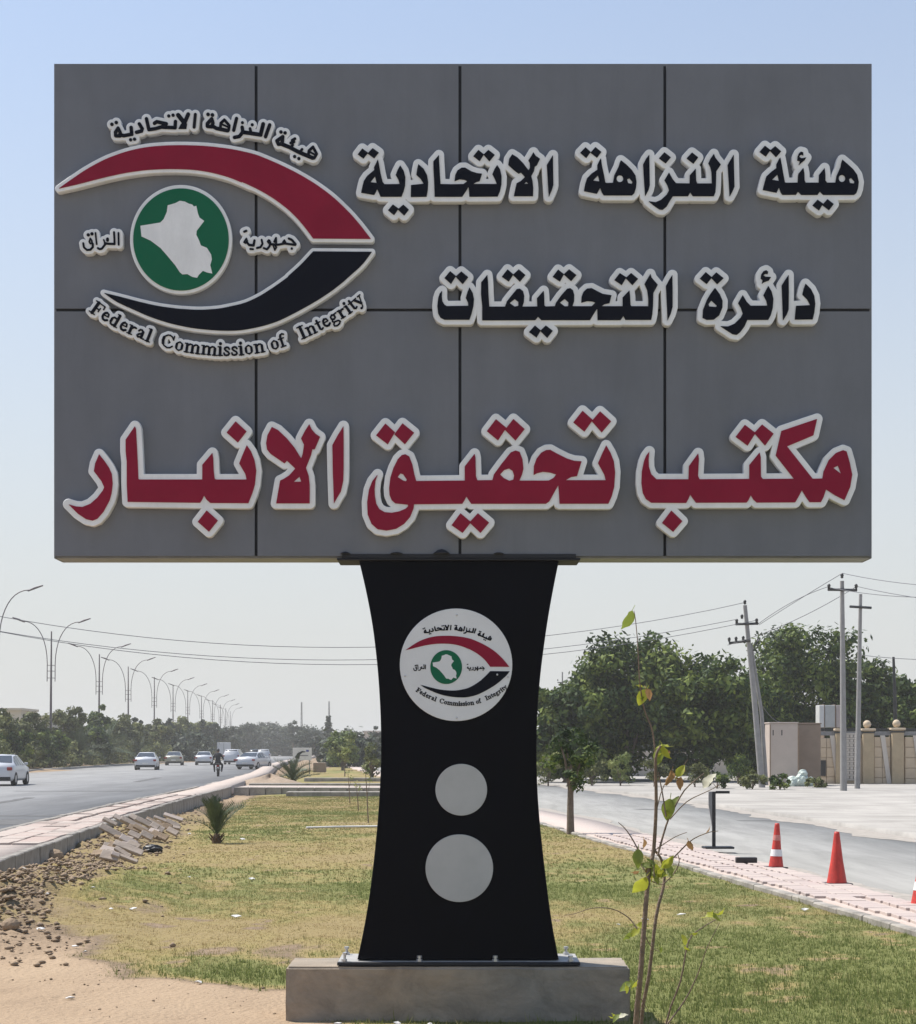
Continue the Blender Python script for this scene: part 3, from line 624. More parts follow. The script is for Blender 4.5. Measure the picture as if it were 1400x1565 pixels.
W.append(('red', 8.5, None, [Mm([(328,165),(438,265),(355,403),(222,300)]), Mm([(522,162),(655,270),(550,402),(430,288)]),
 Mm([(555,515),(600,540),(635,630),(660,750),(680,820)])+N([(280,865),(280,715),(385,580),(395,620),(400,820),(415,862),(575,860),(590,800),(670,690),(770,565),(820,545),(865,560),(895,640),(905,740),(890,800),(862,865),(1150,865)])
 +O([(385,972),(440,940),(470,900),(400,878),(310,868),(240,885),(200,908),(203,800),(235,710),(290,640),(350,608),(400,605),(480,650),(600,710),(680,735),(775,743),(720,920),(650,930),(585,968),(1062,968),(1045,900),(970,765),(1020,650),(1068,552),(1120,640),(1160,740),(1175,870),(1165,1050),(1135,1160),(1095,1250),(510,1250),(505,1150),(495,1030),(450,1110),(390,1220),(350,1250)])
 +N([(350,1112),(320,1070),(298,1035),(275,1080),(255,1112)])+Mm([(655,1085),(650,1130),(610,1230),(540,1310),(450,1365),(340,1385),(240,1370),(170,1310),(125,1200),(120,1060),(140,920),(180,820),(240,745),(215,820),(205,920),(210,1000),(225,1080),(260,1140),(320,1175),(400,1182),(490,1165),(560,1135),(585,1110),(585,1090),(440,1075),(400,1040),(375,980),(370,900),(385,780),(420,670),(470,570),(515,525)]),
 N([(612,212),(722,304),(635,438),(515,340)]), N([(798,210),(918,318),(820,440),(708,325)]), N([(235,1212),(348,1307),(258,1422),(140,1340)]), N([(420,1212),(540,1312),(448,1422),(330,1310)]),
 O([(785,138),(908,248),(808,388),(675,278)]), O([(995,145),(1128,265),(1015,398),(895,262)])],
 [Mm([(500,733),(530,743),(572,805),(562,824),(530,814),(468,775)]), N([(750,736),(790,763),(805,810),(797,855),(755,867),(698,840),(656,800),(700,753)])]))
P = lambda q: T(960, 620, 7.3684, q); Qq = lambda q: T(1100, 620, 6.3636, q)
W.append(('red', 8.5, None, [P([(240,515),(232,600),(235,690),(260,770),(320,828),(680,828),(685,680),(790,535),(798,600),(788,790),(805,828)])
 +Qq([(288,712),(288,575),(388,455),(400,500),(402,690),(420,712),(722,710),(545,485),(600,245),(948,128),(912,288),(655,395),(905,710),(1000,708),(1010,640),(1060,530),(1130,460),(1200,432),(1235,445),(1265,550),(1290,670),(1270,790),(1215,918),(1120,870),(1035,815),(1010,890),(985,938),(875,938),(840,890),(800,822),(770,880),(735,940),(360,942),(325,910),(303,870),(280,920),(262,942)])
 +P([(765,1092),(725,1040),(700,1000),(680,1050),(655,1095),(260,1092),(200,1050),(165,980),(150,870),(155,740),(180,620),(205,560)]),
 Qq([(245,185),(350,265),(272,388),(155,302)]), Qq([(412,182),(525,272),(442,388),(335,265)]), P([(487,1180),(612,1300),(508,1420),(382,1320)])],
 [Qq([(1150,583),(1180,662),(1106,605)])]))

# --- small lettering of the emblem, as pen strokes
def ST(ox, oy, s, lst): return [(w/s, T(ox, oy, s, q)) for w, q in lst]
a1 = ST(160,160,S8,[(40,[(90,245)]),(40,[(145,222)]),(38,[(168,292),(135,345),(138,390),(190,392),(195,350),(168,292)]),(40,[(190,375),(240,388),(340,370),(332,285)]),(38,[(325,440)]),(38,[(375,432)]),
 (40,[(435,240),(472,300),(462,330),(400,345)]),(40,[(525,175),(555,312)]),(40,[(555,312),(640,300),(715,278)]),(40,[(625,232),(655,212),(775,238),(715,278)]),(40,[(715,280),(885,288),(890,210)]),(38,[(805,140)]),(38,[(860,130)]),
 (52,[(925,130),(1000,225)]),(44,[(1050,118),(1005,225)]),(34,[(1140,120),(1125,280)])])
a1p = [T(160,160,S8,[(930,302),(1025,302),(1035,240),(1000,200),(955,250)])]
a2 = ST(300,160,7,[(36,[(125,102)]),(36,[(172,108)]),(34,[(165,150),(118,200),(118,230),(165,235),(178,195),(165,150)]),(36,[(170,225),(215,252),(335,276)]),(26,[(345,270),(352,220),(300,160),(262,195),(256,255)]),(16,[(268,205),(345,240)]),(32,[(430,145),(400,272)]),
 (34,[(490,240),(498,290),(460,338),(408,348)]),(28,[(493,190)]),(38,[(495,292),(590,305),(688,320),(715,205)]),(28,[(575,255),(585,300)]),(30,[(598,213)]),(34,[(785,215),(740,340)])])
a3 = ST(300,160,7,[(34,[(905,290)]),(34,[(950,300)]),(34,[(925,340),(862,385),(878,422),(918,418),(925,340)]),(38,[(915,420),(1000,455),(1110,512),(1245,568)]),(26,[(1262,570),(1288,525),(1248,450),(1205,490),(1198,540)]),(16,[(1210,500),(1280,540)]),(24,[(1032,428),(1010,455)]),(24,[(1132,475),(1112,500)]),
 (26,[(1055,362),(1025,380),(1045,395),(1010,408)]),(32,[(1052,553)]),(32,[(1097,575)])])
a4 = ST(115,335,17.5,[(42,[(1155,365),(1160,680)]),(46,[(1035,345),(1048,560),(1050,655)]),(52,[(1045,660),(900,655),(790,640)]),(70,[(862,525),(862,560)]),(34,[(760,550),(785,615)]),(46,[(810,650),(760,720),(710,785),(650,798),(602,770)]),(36,[(540,365),(570,665)]),
 (34,[(400,510),(372,600),(400,650),(450,640),(438,560),(400,510)]),(46,[(465,650),(468,740),(400,815),(310,820),(230,750),(212,640)]),(80,[(345,415)]),(80,[(445,388)])])
a5 = ST(360,340,13.333,[(38,[(175,185),(220,168)]),(28,[(220,325),(172,400),(200,418),(240,375),(220,325)]),(42,[(232,405),(275,455),(365,465),(385,365)]),(34,[(300,538),(355,542)]),(36,[(532,352),(548,430),(510,500),(435,518)]),
 (28,[(675,355),(652,385),(670,415),(700,400),(695,365),(675,355)]),(36,[(708,400),(690,485),(640,545),(575,520)]),(38,[(700,440),(870,450),(1000,425),(1215,455)]),(28,[(822,310),(785,390),(830,405),(828,310)]),(28,[(765,465),(800,558),(832,500),(800,455)]),
 (28,[(995,360),(965,400),(1020,405),(995,360)]),(40,[(1085,325),(1145,350),(1222,440)]),(44,[(1145,530)])])
GL = {
'F':(.611,[(.15,[(.19,.03),(.19,.64)]),(.05,[(.04,.02),(.34,.02)]),(.05,[(.04,.655),(.56,.655)]),(.06,[(.55,.65),(.57,.50)]),(.06,[(.2,.35),(.4,.35)]),(.05,[(.41,.45),(.41,.25)])]),
'e':(.444,[(.10,[(.39,.11),(.29,.04),(.18,.06),(.11,.15),(.10,.26)]),(.10,[(.10,.26),(.14,.38),(.22,.44)]),(.07,[(.22,.44),(.33,.41),(.36,.29)]),(.05,[(.1,.27),(.37,.27)])]),
'd':(.556,[(.08,[(.32,.41),(.19,.43),(.10,.34),(.09,.2),(.15,.06),(.25,.03),(.34,.08)]),(.11,[(.11,.31),(.11,.15)]),(.13,[(.38,.63),(.38,.04)]),(.05,[(.28,.655),(.38,.655)]),(.05,[(.38,.02),(.51,.02)])]),
'r':(.444,[(.13,[(.15,.04),(.15,.42)]),(.05,[(.04,.02),(.28,.02)]),(.05,[(.04,.45),(.15,.45)]),(.09,[(.19,.33),(.28,.42),(.37,.41)])]),
'a':(.5,[(.08,[(.09,.35),(.14,.43),(.23,.44),(.30,.38)]),(.13,[(.31,.36),(.31,.07)]),(.06,[(.33,.04),(.46,.04)]),(.08,[(.3,.27),(.15,.2),(.09,.11),(.15,.04),(.29,.1)])]),
'l':(.278,[(.13,[(.14,.04),(.14,.63)]),(.05,[(.03,.02),(.26,.02)]),(.05,[(.03,.655),(.14,.655)])]),
'C':(.722,[(.06,[(.64,.15),(.53,.05),(.40,.02),(.22,.09),(.11,.24),(.09,.38),(.16,.55),(.3,.65),(.42,.66),(.55,.59),(.63,.47)]),(.13,[(.13,.49),(.11,.35),(.15,.19)]),(.05,[(.63,.66),(.63,.47)])]),
'o':(.5,[(.06,[(.25,.45),(.12,.37),(.08,.23),(.12,.09),(.25,.02),(.38,.09),(.42,.23),(.38,.37),(.25,.45)]),(.11,[(.11,.32),(.11,.15)]),(.11,[(.39,.32),(.39,.15)])]),
'm':(.833,[(.12,[(.14,.04),(.14,.42)]),(.12,[(.42,.04),(.42,.35)]),(.12,[(.70,.04),(.70,.35)]),(.07,[(.17,.36),(.28,.44),(.38,.42),(.42,.35)]),(.07,[(.45,.36),(.56,.44),(.66,.42),(.70,.35)]),(.05,[(.03,.02),(.24,.02)]),(.05,[(.33,.02),(.51,.02)]),(.05,[(.61,.02),(.81,.02)]),(.05,[(.03,.45),(.14,.45)])]),
'n':(.556,[(.12,[(.14,.04),(.14,.42)]),(.12,[(.42,.04),(.42,.35)]),(.07,[(.17,.36),(.28,.44),(.38,.42),(.42,.35)]),(.05,[(.03,.02),(.24,.02)]),(.05,[(.33,.02),(.53,.02)]),(.05,[(.03,.45),(.14,.45)])]),
'i':(.278,[(.13,[(.14,.04),(.14,.42)]),(.15,[(.14,.61)]),(.05,[(.03,.02),(.26,.02)]),(.05,[(.03,.45),(.14,.45)])]),
's':(.389,[(.08,[(.32,.35),(.28,.42),(.2,.44),(.11,.41),(.09,.34),(.15,.27),(.27,.2),(.32,.12),(.27,.05),(.17,.03),(.08,.06),(.06,.14)])]),
'f':(.333,[(.11,[(.15,.04),(.15,.52),(.19,.61)]),(.07,[(.19,.62),(.28,.66),(.36,.61)]),(.05,[(.02,.44),(.30,.44)]),(.05,[(.03,.02),(.29,.02)])]),
'I':(.389,[(.15,[(.195,.04),(.195,.63)]),(.05,[(.04,.02),(.35,.02)]),(.05,[(.04,.655),(.35,.655)])]),
't':(.333,[(.11,[(.16,.56),(.16,.1)]),(.07,[(.16,.1),(.22,.03),(.31,.08)]),(.05,[(.03,.44),(.30,.44)])]),
'g':(.5,[(.08,[(.22,.43),(.11,.36),(.11,.24),(.22,.18),(.32,.24),(.32,.36),(.22,.43)]),(.06,[(.32,.41),(.46,.43)]),(.06,[(.13,.18),(.08,.11),(.16,.05)]),(.07,[(.16,.05),(.38,.02),(.44,-.07),(.35,-.16),(.2,-.19),(.07,-.14),(.07,-.06),(.16,.04)])]),
'y':(.5,[(.12,[(.09,.42),(.26,.07)]),(.05,[(.42,.43),(.21,-.10),(.12,-.16)]),(.11,[(.1,-.13)]),(.05,[(.01,.45),(.2,.45)]),(.05,[(.32,.45),(.49,.45)])])}
BASE = np.array([(134.9,474.5),(147,483.5),(159.3,490.5),(176.4,500.5),(190,507),(216.7,518.6),(227.4,523),(250,530.5),(272.5,536),(295,540),(325,543.2),(347.5,544),(370,542.8),(400,538.7),(422.5,533.5),(437.5,528.5),(464,517.5),(477,511.5),(492,504.5),(505,497),(527.3,484.3),(540.3,475.5),(551,467),(562,457)])
_s = np.concatenate([[0], np.cumsum(np.hypot(*np.diff(BASE, axis=0).T))])
def arc(s):
    f = lambda t: np.array([np.interp(t, _s, BASE[:,0]), np.interp(t, _s, BASE[:,1])])
    p = (f(s-2)+f(s)+f(s+2))/3; d = f(s+7)-f(s-7); d /= np.hypot(*d); return p, d
def word(txt, xa, xb, em):
    sa = np.interp(xa, BASE[:,0], _s); sb = np.interp(xb, BASE[:,0], _s); tot = sum(GL[c][0] for c in txt); k = (sb-sa)/tot; pos = sa; out = []
    for c in txt:
        wd, st = GL[c]; p, d = arc(pos+wd*k/2); nrm = np.array([d[1], -d[0]]); 
        for w, q in st: out.append((w*em*.98, [tuple(p+d*(u-wd/2)*k*.97+nrm*v*em) for u, v in q]))
        pos += wd*k
    return out
ENG = [word('Federal', 133.5, 228.5, 30), word('Commission', 243, 406, 30.5), word('of', 414.5, 438.5, 30), word('Integrity', 460, 559, 29.5)]

# ------------------------------------------------------------------ emblem shapes
z1 = lambda q: T(70, 80, 4, q); z2 = lambda q: T(320, 150, 4.6667, q); z3 = lambda q: T(80, 420, 4.6667, q); z4 = lambda q: T(340, 420, 4.6667, q)
UP = z1([(78,832),(150,780),(250,712),(370,648),(500,602),(620,577),(750,567),(880,567),(1000,573),(1150,592),(1280,622)])+z2([(400,428),(520,480),(640,540),(760,612),(880,700),(1000,815),(1080,908),(1152,1003),(740,1000),(700,945),(640,870),(560,790),(450,708),(330,640),(200,582)])+z1([(1250,818),(1130,765),(1000,730),(880,714),(740,711),(600,719),(470,738),(330,770),(200,805)])
LO = z3([(365,127),(470,152),(600,187),(750,222),(900,242),(1050,250),(1170,243),(1280,225)])+z4([(0,235),(150,205),(260,155),(370,85),(470,12)])+z2([(560,1270),(660,1180),(740,1092),(1160,1095),(1090,1190)])+z4([(905,10),(862,50),(775,118),(668,188),(530,265),(400,330),(280,368),(150,393)])+z3([(1280,399),(1150,396),(1000,380),(850,350),(700,302),(560,240),(450,190)])
def smooth(q, it=1, keep=34):
    for _ in range(it):
        r = []; n = len(q)
        for i in range(n):
            a, b, c = np.array(q[i-1]), np.array(q[i]), np.array(q[(i+1) % n]); u = b-a; v = c-b
            ang = abs(math.degrees(math.atan2(u[0]*v[1]-u[1]*v[0], u@v)))
            if ang > keep: r.append(tuple(b))
            else: r += [tuple(b+(a-b)*.22), tuple(b+(c-b)*.22)]
        q = r
    return q
UP, LO = smooth(UP, 2), smooth(LO, 2)
GLOBE = (276.5, 365.8, 73, 78)
MAP = z1([(745,935),(790,922),(820,907),(850,912),(875,925),(895,930),(905,942),(920,938),(930,985),(940,1010),(968,1030),(945,1060),(922,1090),(920,1115),(935,1145),(948,1180),(985,1195),(1010,1235),(1015,1265),(1005,1300),(1018,1352),(985,1345),(960,1335),(935,1360),(925,1378),(895,1372),(865,1355),(835,1357),(820,1345),(790,1300),(740,1240),(700,1195),(640,1150),(585,1125),(578,1060),(640,1050),(700,1040),(720,1020),(740,975)])

# ------------------------------------------------------------------ the sign
DB, TH = 11.0, .065             # distance of the cladding, stand-off of the lettering
DL = DB-TH
sign = empty('sign', (0, 11.17, .345), 'large dark grey billboard sign with raised white-edged lettering on a black waisted pillar', 'sign')
def X_(px, D=DB): return (px-CX)*D/F
def Z_(py, D=DB): return EYE-(py-HY)*D/F
xsn = [84, 391.5, 703, 1016, 1331]; zsn = [98.5, 474, 850]
def bp(pts):
    # slight keystone and bow of the real board
    return pts
bd = MB().box(X_(84)+.006, X_(1331)-.006, DB+.012, DB+.26, Z_(850)+.006, Z_(98.5)-.006)
bd.build('board_core', M['seam'], sign, True)
fm = MB()
fm.box(X_(84), X_(1331), DB+.02, DB+.27, Z_(850)-.012, Z_(850)+.004)
fm.box(X_(84), X_(1331), DB+.02, DB+.27, Z_(98.5)-.004, Z_(98.5)+.012)
fm.box(X_(84)-.010, X_(84)+.004, DB+.02, DB+.27, Z_(850)-.012, Z_(98.5)+.012); fm.box(X_(1331)-.004, X_(1331)+.010, DB+.02, DB+.27, Z_(850)-.012, Z_(98.5)+.012)
fm.build('edge_trim', M['frame'], sign, True)
gp = .0095
for r in range(2):
    for c in range(4):
        x0, x1 = X_(xsn[c])+(gp if c else 0), X_(xsn[c+1])-(gp if c < 3 else 0); z1_, z0 = Z_(zsn[r])-(gp if r else 0), Z_(zsn[r+1])+(gp if r == 0 else 0)
        m = MB(); nxp, nzp = 10, 8; V = []; 
        b = random.uniform(.000, .003)
        for j in range(nzp+1):
            for i in range(nxp+1):
                u, v = i/nxp, j/nzp; V.append((x0+(x1-x0)*u, DB-.004-b*math.sin(math.pi*u)*math.sin(math.pi*v)+.0012*random.uniform(-1, 1)*(0 < i < nxp)*(0 < j < nzp), z0+(z1_-z0)*v))
        m.add(V, [(j*(nxp+1)+i, j*(nxp+1)+i+1, (j+1)*(nxp+1)+i+1, (j+1)*(nxp+1)+i) for j in range(nzp) for i in range(nxp)], True)
        e = [(x0, DB-.004, z0), (x1, DB-.004, z0), (x1, DB-.004, z1_), (x0, DB-.004, z1_)]; e2 = [(a, DB+.012, c_) for a, _, c_ in e]
        m.add(e+e2, [(i, i+4, (i+1) % 4+4, (i+1) % 4) for i in range(4)])
        m.build('cladding_panel', M['panel'], sign, True)
def raised(field, colour, r, tol=.12, name='letter', step_face=.006):
    bk = solid(name+'_backing', field.loops(r, False), DL, TH-.005, M['white'], sign, bevel=.0035, tol=tol)
    fc = solid(name+'_face', field.loops(.22 if tol < .1 else 0), DL-step_face, step_face-.0005, M[colour], bk, bevel=0, tol=tol*.7)
    return bk
for col_, r, lb, polys, holes in W:
    raised(Field(polys, (), holes, .5, 12), col_, r)
small = [(a1, a1p, 5.2), (a2, [], 5.2), (a3, [], 5.2), (a4, [], 5.2), (a5, [], 5.4)]+[(e, [], 5.0) for e in ENG]
FS = [Field(pl, st, (), .28, 7) for st, pl, r in small]
for f, (st, pl, r) in zip(FS, small): raised(f, 'navy', r, tol=.07)
raised(Field([UP], (), (), .6, 9), 'red', 5.6, name='eyelid'); raised(Field([LO], (), (), .6, 9), 'navy', 5.0, name='eyelid')
ring = solid('disc_backing', [ellipse(*GLOBE[:2], GLOBE[2]+5, GLOBE[3]+5.5, 90)], DL+.01, TH-.015, M['white'], sign, bevel=.0035, tol=0)
solid('disc_face', [ellipse(*GLOBE, 90)], DL+.004, .0055, M['green'], ring, tol=0)
solid('country_map', [MAP], DL, .0035, M['white'], ring, tol=0)
# hanging bracket plate under the board, with its rumpled sheet edge
br = MB().box(X_(515), X_(887), DB-.012, DB+.30, Z_(856.5), Z_(850)-.013, ch=.004)
br.box(X_(523), X_(880), DB-.014, DB+.0, Z_(850)-.012, Z_(847))
for px, w, h in [(528,8,3),(606,10,2.5),(675,13,7),(762,8,2)]:
    br.lathe([(.001, h/240), (w/480, h/330), (w/240, 0)], 10, (X_(px), DB-.016, Z_(846)-.002))
br.build('mounting_bracket', M['seam'], sign, True)

# --- pillar
PL = [(856,548.5),(880,554),(910,561.5),(930,566),(970,571.5),(1000,575.5),(1060,580.5),(1130,583),(1180,582),(1230,579.5),(1265,576.5),(1330,570),(1390,562),(1430,554.5),(1469,545.5)]
PR = [(856,854.5),(880,849.5),(910,843),(930,840),(970,833.5),(1000,829.5),(1060,822.5),(1120,819.8),(1180,819.8),(1230,822.5),(1265,825.5),(1320,831.5),(1400,841.5),(1435,847),(1469,854.5)]
DPF, DPB = 11.02, 11.30
yy = np.linspace(857.5, 1466.5, 44); xl = np.interp(yy, *zip(*PL)); xr = np.interp(yy, *zip(*PR))
xl = np.convolve(np.pad(xl, 3, 'reflect', reflect_type='odd'), np.ones(7)/7, 'valid'); xr = np.convolve(np.pad(xr, 3, 'reflect', reflect_type='odd'), np.ones(7)/7, 'valid')
pm = MB(); V = []
for y, a, b in zip(yy, xl, xr):
    z = Z_(y, DPF); xa_, xb_ = X_(a, DPF), X_(b, DPF)
    V += [(xa_+.004, DPF, z), (xb_-.004, DPF, z), (xb_, DPF+.004, z), (xb_, DPB, z), (xa_, DPB, z), (xa_, DPF+.004, z)]
n = len(yy); pm.add(V, [(i*6+k, (i+1)*6+k, (i+1)*6+(k+1) % 6, i*6+(k+1) % 6) for i in range(n-1) for k in range(6)]+[tuple(range(6)), tuple(range((n-1)*6, n*6))[::-1]])
pill = pm.build('pillar', M['pillar'], sign, True)
for s_ in (1, -1):      # folded seams running down either side of the front sheet
    sm_ = MB()
    q = [((xl[i]+10) if s_ > 0 else (xr[i]-10)) for i in range(n)]; w = .0035
    vv = [(X_(q[i], DPF)+e*w, DPF-.0015, Z_(yy[i], DPF)) for i in range(n) for e in (-1, 1)]
    sm_.add(vv, [(i*2, i*2+1, i*2+3, i*2+2)[::-1] for i in range(n-1)]); sm_.build('seam', M['pillar'], pill, True)
def disc(px, py, r, material, name='round_plate', d=.012): return solid(name, [ellipse(px, py, r, r, 72)], DPF-d-.001, d, material, sign, bevel=.002, tol=0)
disc(705, 1207, 39.5, M['disc2']); disc(702, 1327, 51.7, M['disc2'])
lg = disc(697, 1016, 86, M['disc'], 'emblem_plate', .012); DE = DPF-.013
SX = .3328; xf = lambda p: (619.2+(p[0]-88)*SX, 995+(p[1]-292)*SX)
for f, (st, pl, r) in zip(FS, small):
    grow = -.0
    solid('printed_word', f.loops(.75), DE-.0022, .002, M['navy'], lg, tol=.12, xf=xf)
# the printed emblem repeats the raised one at a third of the size
solid('printed_eyelid', [UP], DE-.0022, .002, M['red'], lg, tol=0, xf=xf); solid('printed_eyelid', [LO], DE-.0022, .002, M['navy'], lg, tol=0, xf=xf)
solid('printed_disc', [ellipse(*GLOBE, 60)], DE-.0022, .002, M['green'], lg, tol=0, xf=xf); solid('printed_map', [MAP], DE-.0045, .002, M['disc'], lg, tol=0, xf=xf)
for px, py in [(698,940),(619,1033),(776,1035),(698,1097),(760,1031)]:
    sc_ = MB().ball((X_(px, DE), DE-.001, Z_(py, DE)), .007, 8, (1, .5, 1))
    sc_.build('screw', M['galv'], lg, True)

# --- foot plate and bolts
PZ = .345
DF = 10.95; x0p, x1p = X_(437, DF), X_(963, DF)
fp = MB().box(X_(515, DF), X_(887, DF), DF+.005, 11.41, PZ+.002, PZ+.022, ch=.003).box(X_(519, DF), X_(880, DF), DF+.015, 11.40, PZ-.001, PZ+.0015)
fpo = fp.build('foot_plate', M['seam'], sign, True)
pt = MB().box(X_(516, DF), X_(886, DF), DF+.03, 11.408, PZ+.0225, PZ+.0245); pt.build('plate_top', mat('dusty_plate', (.36,.35,.33), rough=.6, var=.15), fpo, True)
def bolt(x, y, z, h=.06, lean=0):
    b = MB().tube([(x, y, z), (x+lean*h, y, z+h)], .009, 8); b.lathe([(.019, 0), (.019, .016), (.008, .016)], 6, (x, y, z), False)
    b.lathe([(.0001, .014), (.016, .014), (.016, 0), (.001, 0)], 6, (x+lean*h, y, z+h-.012), False); return b.build('bolt', M['galv'], fpo, True)
for px, dz in [(526, .055), (641, .035), (757, .035), (872, .035)]: bolt(X_(px, 10.99), 10.99, PZ+.0245, dz, .1 if px == 526 else 0)
for px in (530, 865): bolt(X_(px, 11.36), 11.36, PZ+.0245, .05)
bpy.context.view_layer.update()

# --- plinth
pb = bmesh.new(); bmesh.ops.create_cube(pb, size=1)
for v in pb.verts: v.co = Vector(((x0p+x1p)/2+v.co.x*(x1p-x0p), (DF-.01+11.43)/2+v.co.y*(11.43-DF+.01), (.35-.22)/2-.003+v.co.z*(.35+.21)))
bmesh.ops.bevel(pb, geom=pb.edges[:], offset=.014, segments=3, affect='EDGES')
bmesh.ops.subdivide_edges(pb, edges=[e for e in pb.edges if e.calc_length() > .3], cuts=14, use_grid_fill=True)
for v in pb.verts:
    q = float(fbm(v.co.x*6+20, v.co.z*6+v.co.y*5)); v.co.y += (q-.5)*.016*(v.co.y < 11); v.co.z += (q-.5)*.008; v.co.x += (q-.5)*.012
zt = max(v.co.z for v in pb.verts)
for v in pb.verts: v.co.z -= (zt-(PZ-.002))
me = bpy.data.meshes.new('plinth'); pb.to_mesh(me); pb.free(); me.materials.append(M['concrete'])
plinth = obj_of(me, 'plinth'); tag(plinth, 'low brown concrete block that the sign pillar is bolted to', 'plinth')

# ------------------------------------------------------------------ trees
def leaf_cloud(centres, radii, per, size, seed, droop=.0, shell=.55, squash=.8, tmean=.45):
    """leaf-sized faces spread through many clumps"""
    rg = np.random.default_rng(seed); n = len(centres)
    c = np.repeat(np.asarray(centres, float), per, 0); r = np.repeat(np.asarray(radii, float), per)
    d = rg.normal(size=(n*per, 3)); d /= np.linalg.norm(d, axis=1)[:, None]
    rr = r*(shell+(1-shell)*rg.random(n*per))*np.minimum(np.exp(rg.normal(0, .24, n*per)), 1.4)
    p = c+d*rr[:, None]*np.array([1, 1, squash]); p[:, 2] -= droop*rg.random(n*per)*r
    N = n*per; nr = d+np.array([0, 0, .35])+rg.normal(size=(N, 3))*.55; nr /= np.linalg.norm(nr, axis=1)[:, None]   # leaves face outwards and up from their clump
    u = np.cross(nr, rg.normal(size=(N, 3))); u /= np.linalg.norm(u, axis=1)[:, None]; w = np.cross(nr, u)
    s = size*rg.uniform(.6, 1.4, N)[:, None]; u = u*s; w = w*s*.5
    V = np.stack([p-u, p+w, p+u, p-w], 1).reshape(-1, 3)
    ct = np.repeat(rg.normal(0, .21, n), per); t = np.repeat(np.clip(tmean+ct+rg.normal(0, .17, N), 0, 1), 4)
    return V, np.arange(N*4).reshape(-1, 4), t
def crown_clumps(w, d, h, n, seed, shape='round', clump=.23):
    rg = np.random.default_rng(seed); C_ = []; Rr = []
    ph = rg.random(6)*math.tau
    while len(C_) < n:
        u = rg.uniform(-1, 1, 3); q = np.linalg.norm(u)
        a = math.atan2(u[1], u[0]); lim = 1+.16*math.sin(3*a+ph[0])+.12*math.sin(5*a+ph[1]+3*u[2])+.10*math.sin(4*u[2]+ph[2])
        if q > lim or q < .45*rg.random(): continue
        wz = 1.0
        if shape == 'cone': wz = max(.12, 1-(u[2]+1)/2.1)
        if shape == 'tall': wz = .55+.45*math.cos(u[2]*1.4)
        if shape == 'dome' and u[2] < 0: wz = 1.0
        C_.append((u[0]*w/2*wz, u[1]*d/2*wz, (u[2]*.5+.5)*h)); Rr.append(clump*min(w, h)*rg.uniform(.5, 1.1))
    return C_, Rr
def tree(name, x, y, z0, h, w, material, label, cat='tree', group=None, trunk=.25, seed=1, n=70, per=70, leaf=.12, shape='round', tr=.12, depth=None, clump=.16, lean=0, tmean=.45, limbs=5, squash=.8):
    t = empty(name, (x, y, z0), label, cat, group)
    ch = h*(1-trunk); C_, Rr = crown_clumps(w*.86, (depth or w)*.86, ch*.9, n, seed, shape, clump)
    C_ = [(c[0]+lean*c[2]/max(ch, .1), c[1], c[2]+h*trunk+ch*.05) for c in C_]
    V, Q_, T_ = leaf_cloud(C_, Rr, per, leaf, seed+5, tmean=tmean, squash=squash)
    obj_of(mesh_np('crown', V, Q_, material, T_), 'crown', t)
    tm = MB(); rr = random.Random(seed); hb = h*trunk+ch*.35
    tm.tube([(0,0,-.15),(rr.uniform(-.1,.1)*tr*3, 0, h*trunk*.5),(lean*.1, 0, h*trunk),(lean*.4, 0, hb)], [tr*1.25, tr, tr*.85, tr*.45], 9)
    for k in range(limbs):
        c = C_[rr.randrange(len(C_))]; tm.tube([(0,0,h*trunk*.8),(c[0]*.45, c[1]*.45, (h*trunk+c[2])/2+.1), c], [tr*.55, tr*.35, tr*.1], 6)
    tm.build('trunk', M['bark'], t)
    return t
# big trees beyond the side road: pixel centre, top, width (px), distance
BT = [ # px, ytop, wpx, D, label
 (958, 972, 210, 92, 'tallest dense dark tree of the cluster, its top rising behind the yellow-leaved sapling'),
 (866, 1058, 110, 88, 'lower dark green tree right beside the edge of the black pillar'),
 (905, 1030, 130, 97, 'dark tree stepping up between the pillar and the tallest tree, under the far crossed pole'),
 (1075, 1000, 170, 90, 'wide dark green tree left of the leaning power pole'),
 (1225, 966, 200, 100, 'broad tall dark tree behind the two upright power poles and the kiosks'),
 (1150, 1035, 120, 96, 'dark tree behind the leaning power pole'),
 (1325, 1008, 120, 102, 'dark tree behind the ball-topped stone wall'),
 (1392, 1040, 100, 98, 'dark tree at the right end of the stone wall, beside the thin dark post')]
for i, (px, yt, wp, D, lb) in enumerate(BT):
    w = wp*D/F*1.12; h = EYE+(HY-yt)*D/F+.25
    tree('broadleaf_tree', (px-CX)*D/F, D, 0, h, w, M['leafA'], lb, group='dark trees beyond the side road', trunk=.03, seed=20+i, n=int(60+14*w), per=130, leaf=.16, shape='dome', tr=.2, clump=.16, tmean=.47)
D = 35; tree('young_tree', (872-CX)*D/F, D, 0, EYE+(HY-1100)*D/F, 1.15, M['leafA'], 'small bushy tree on a crooked trunk at the lawn edge right of the pillar', trunk=.40, seed=41, n=24, per=62, leaf=.05, tr=.07, clump=.22, tmean=.38)
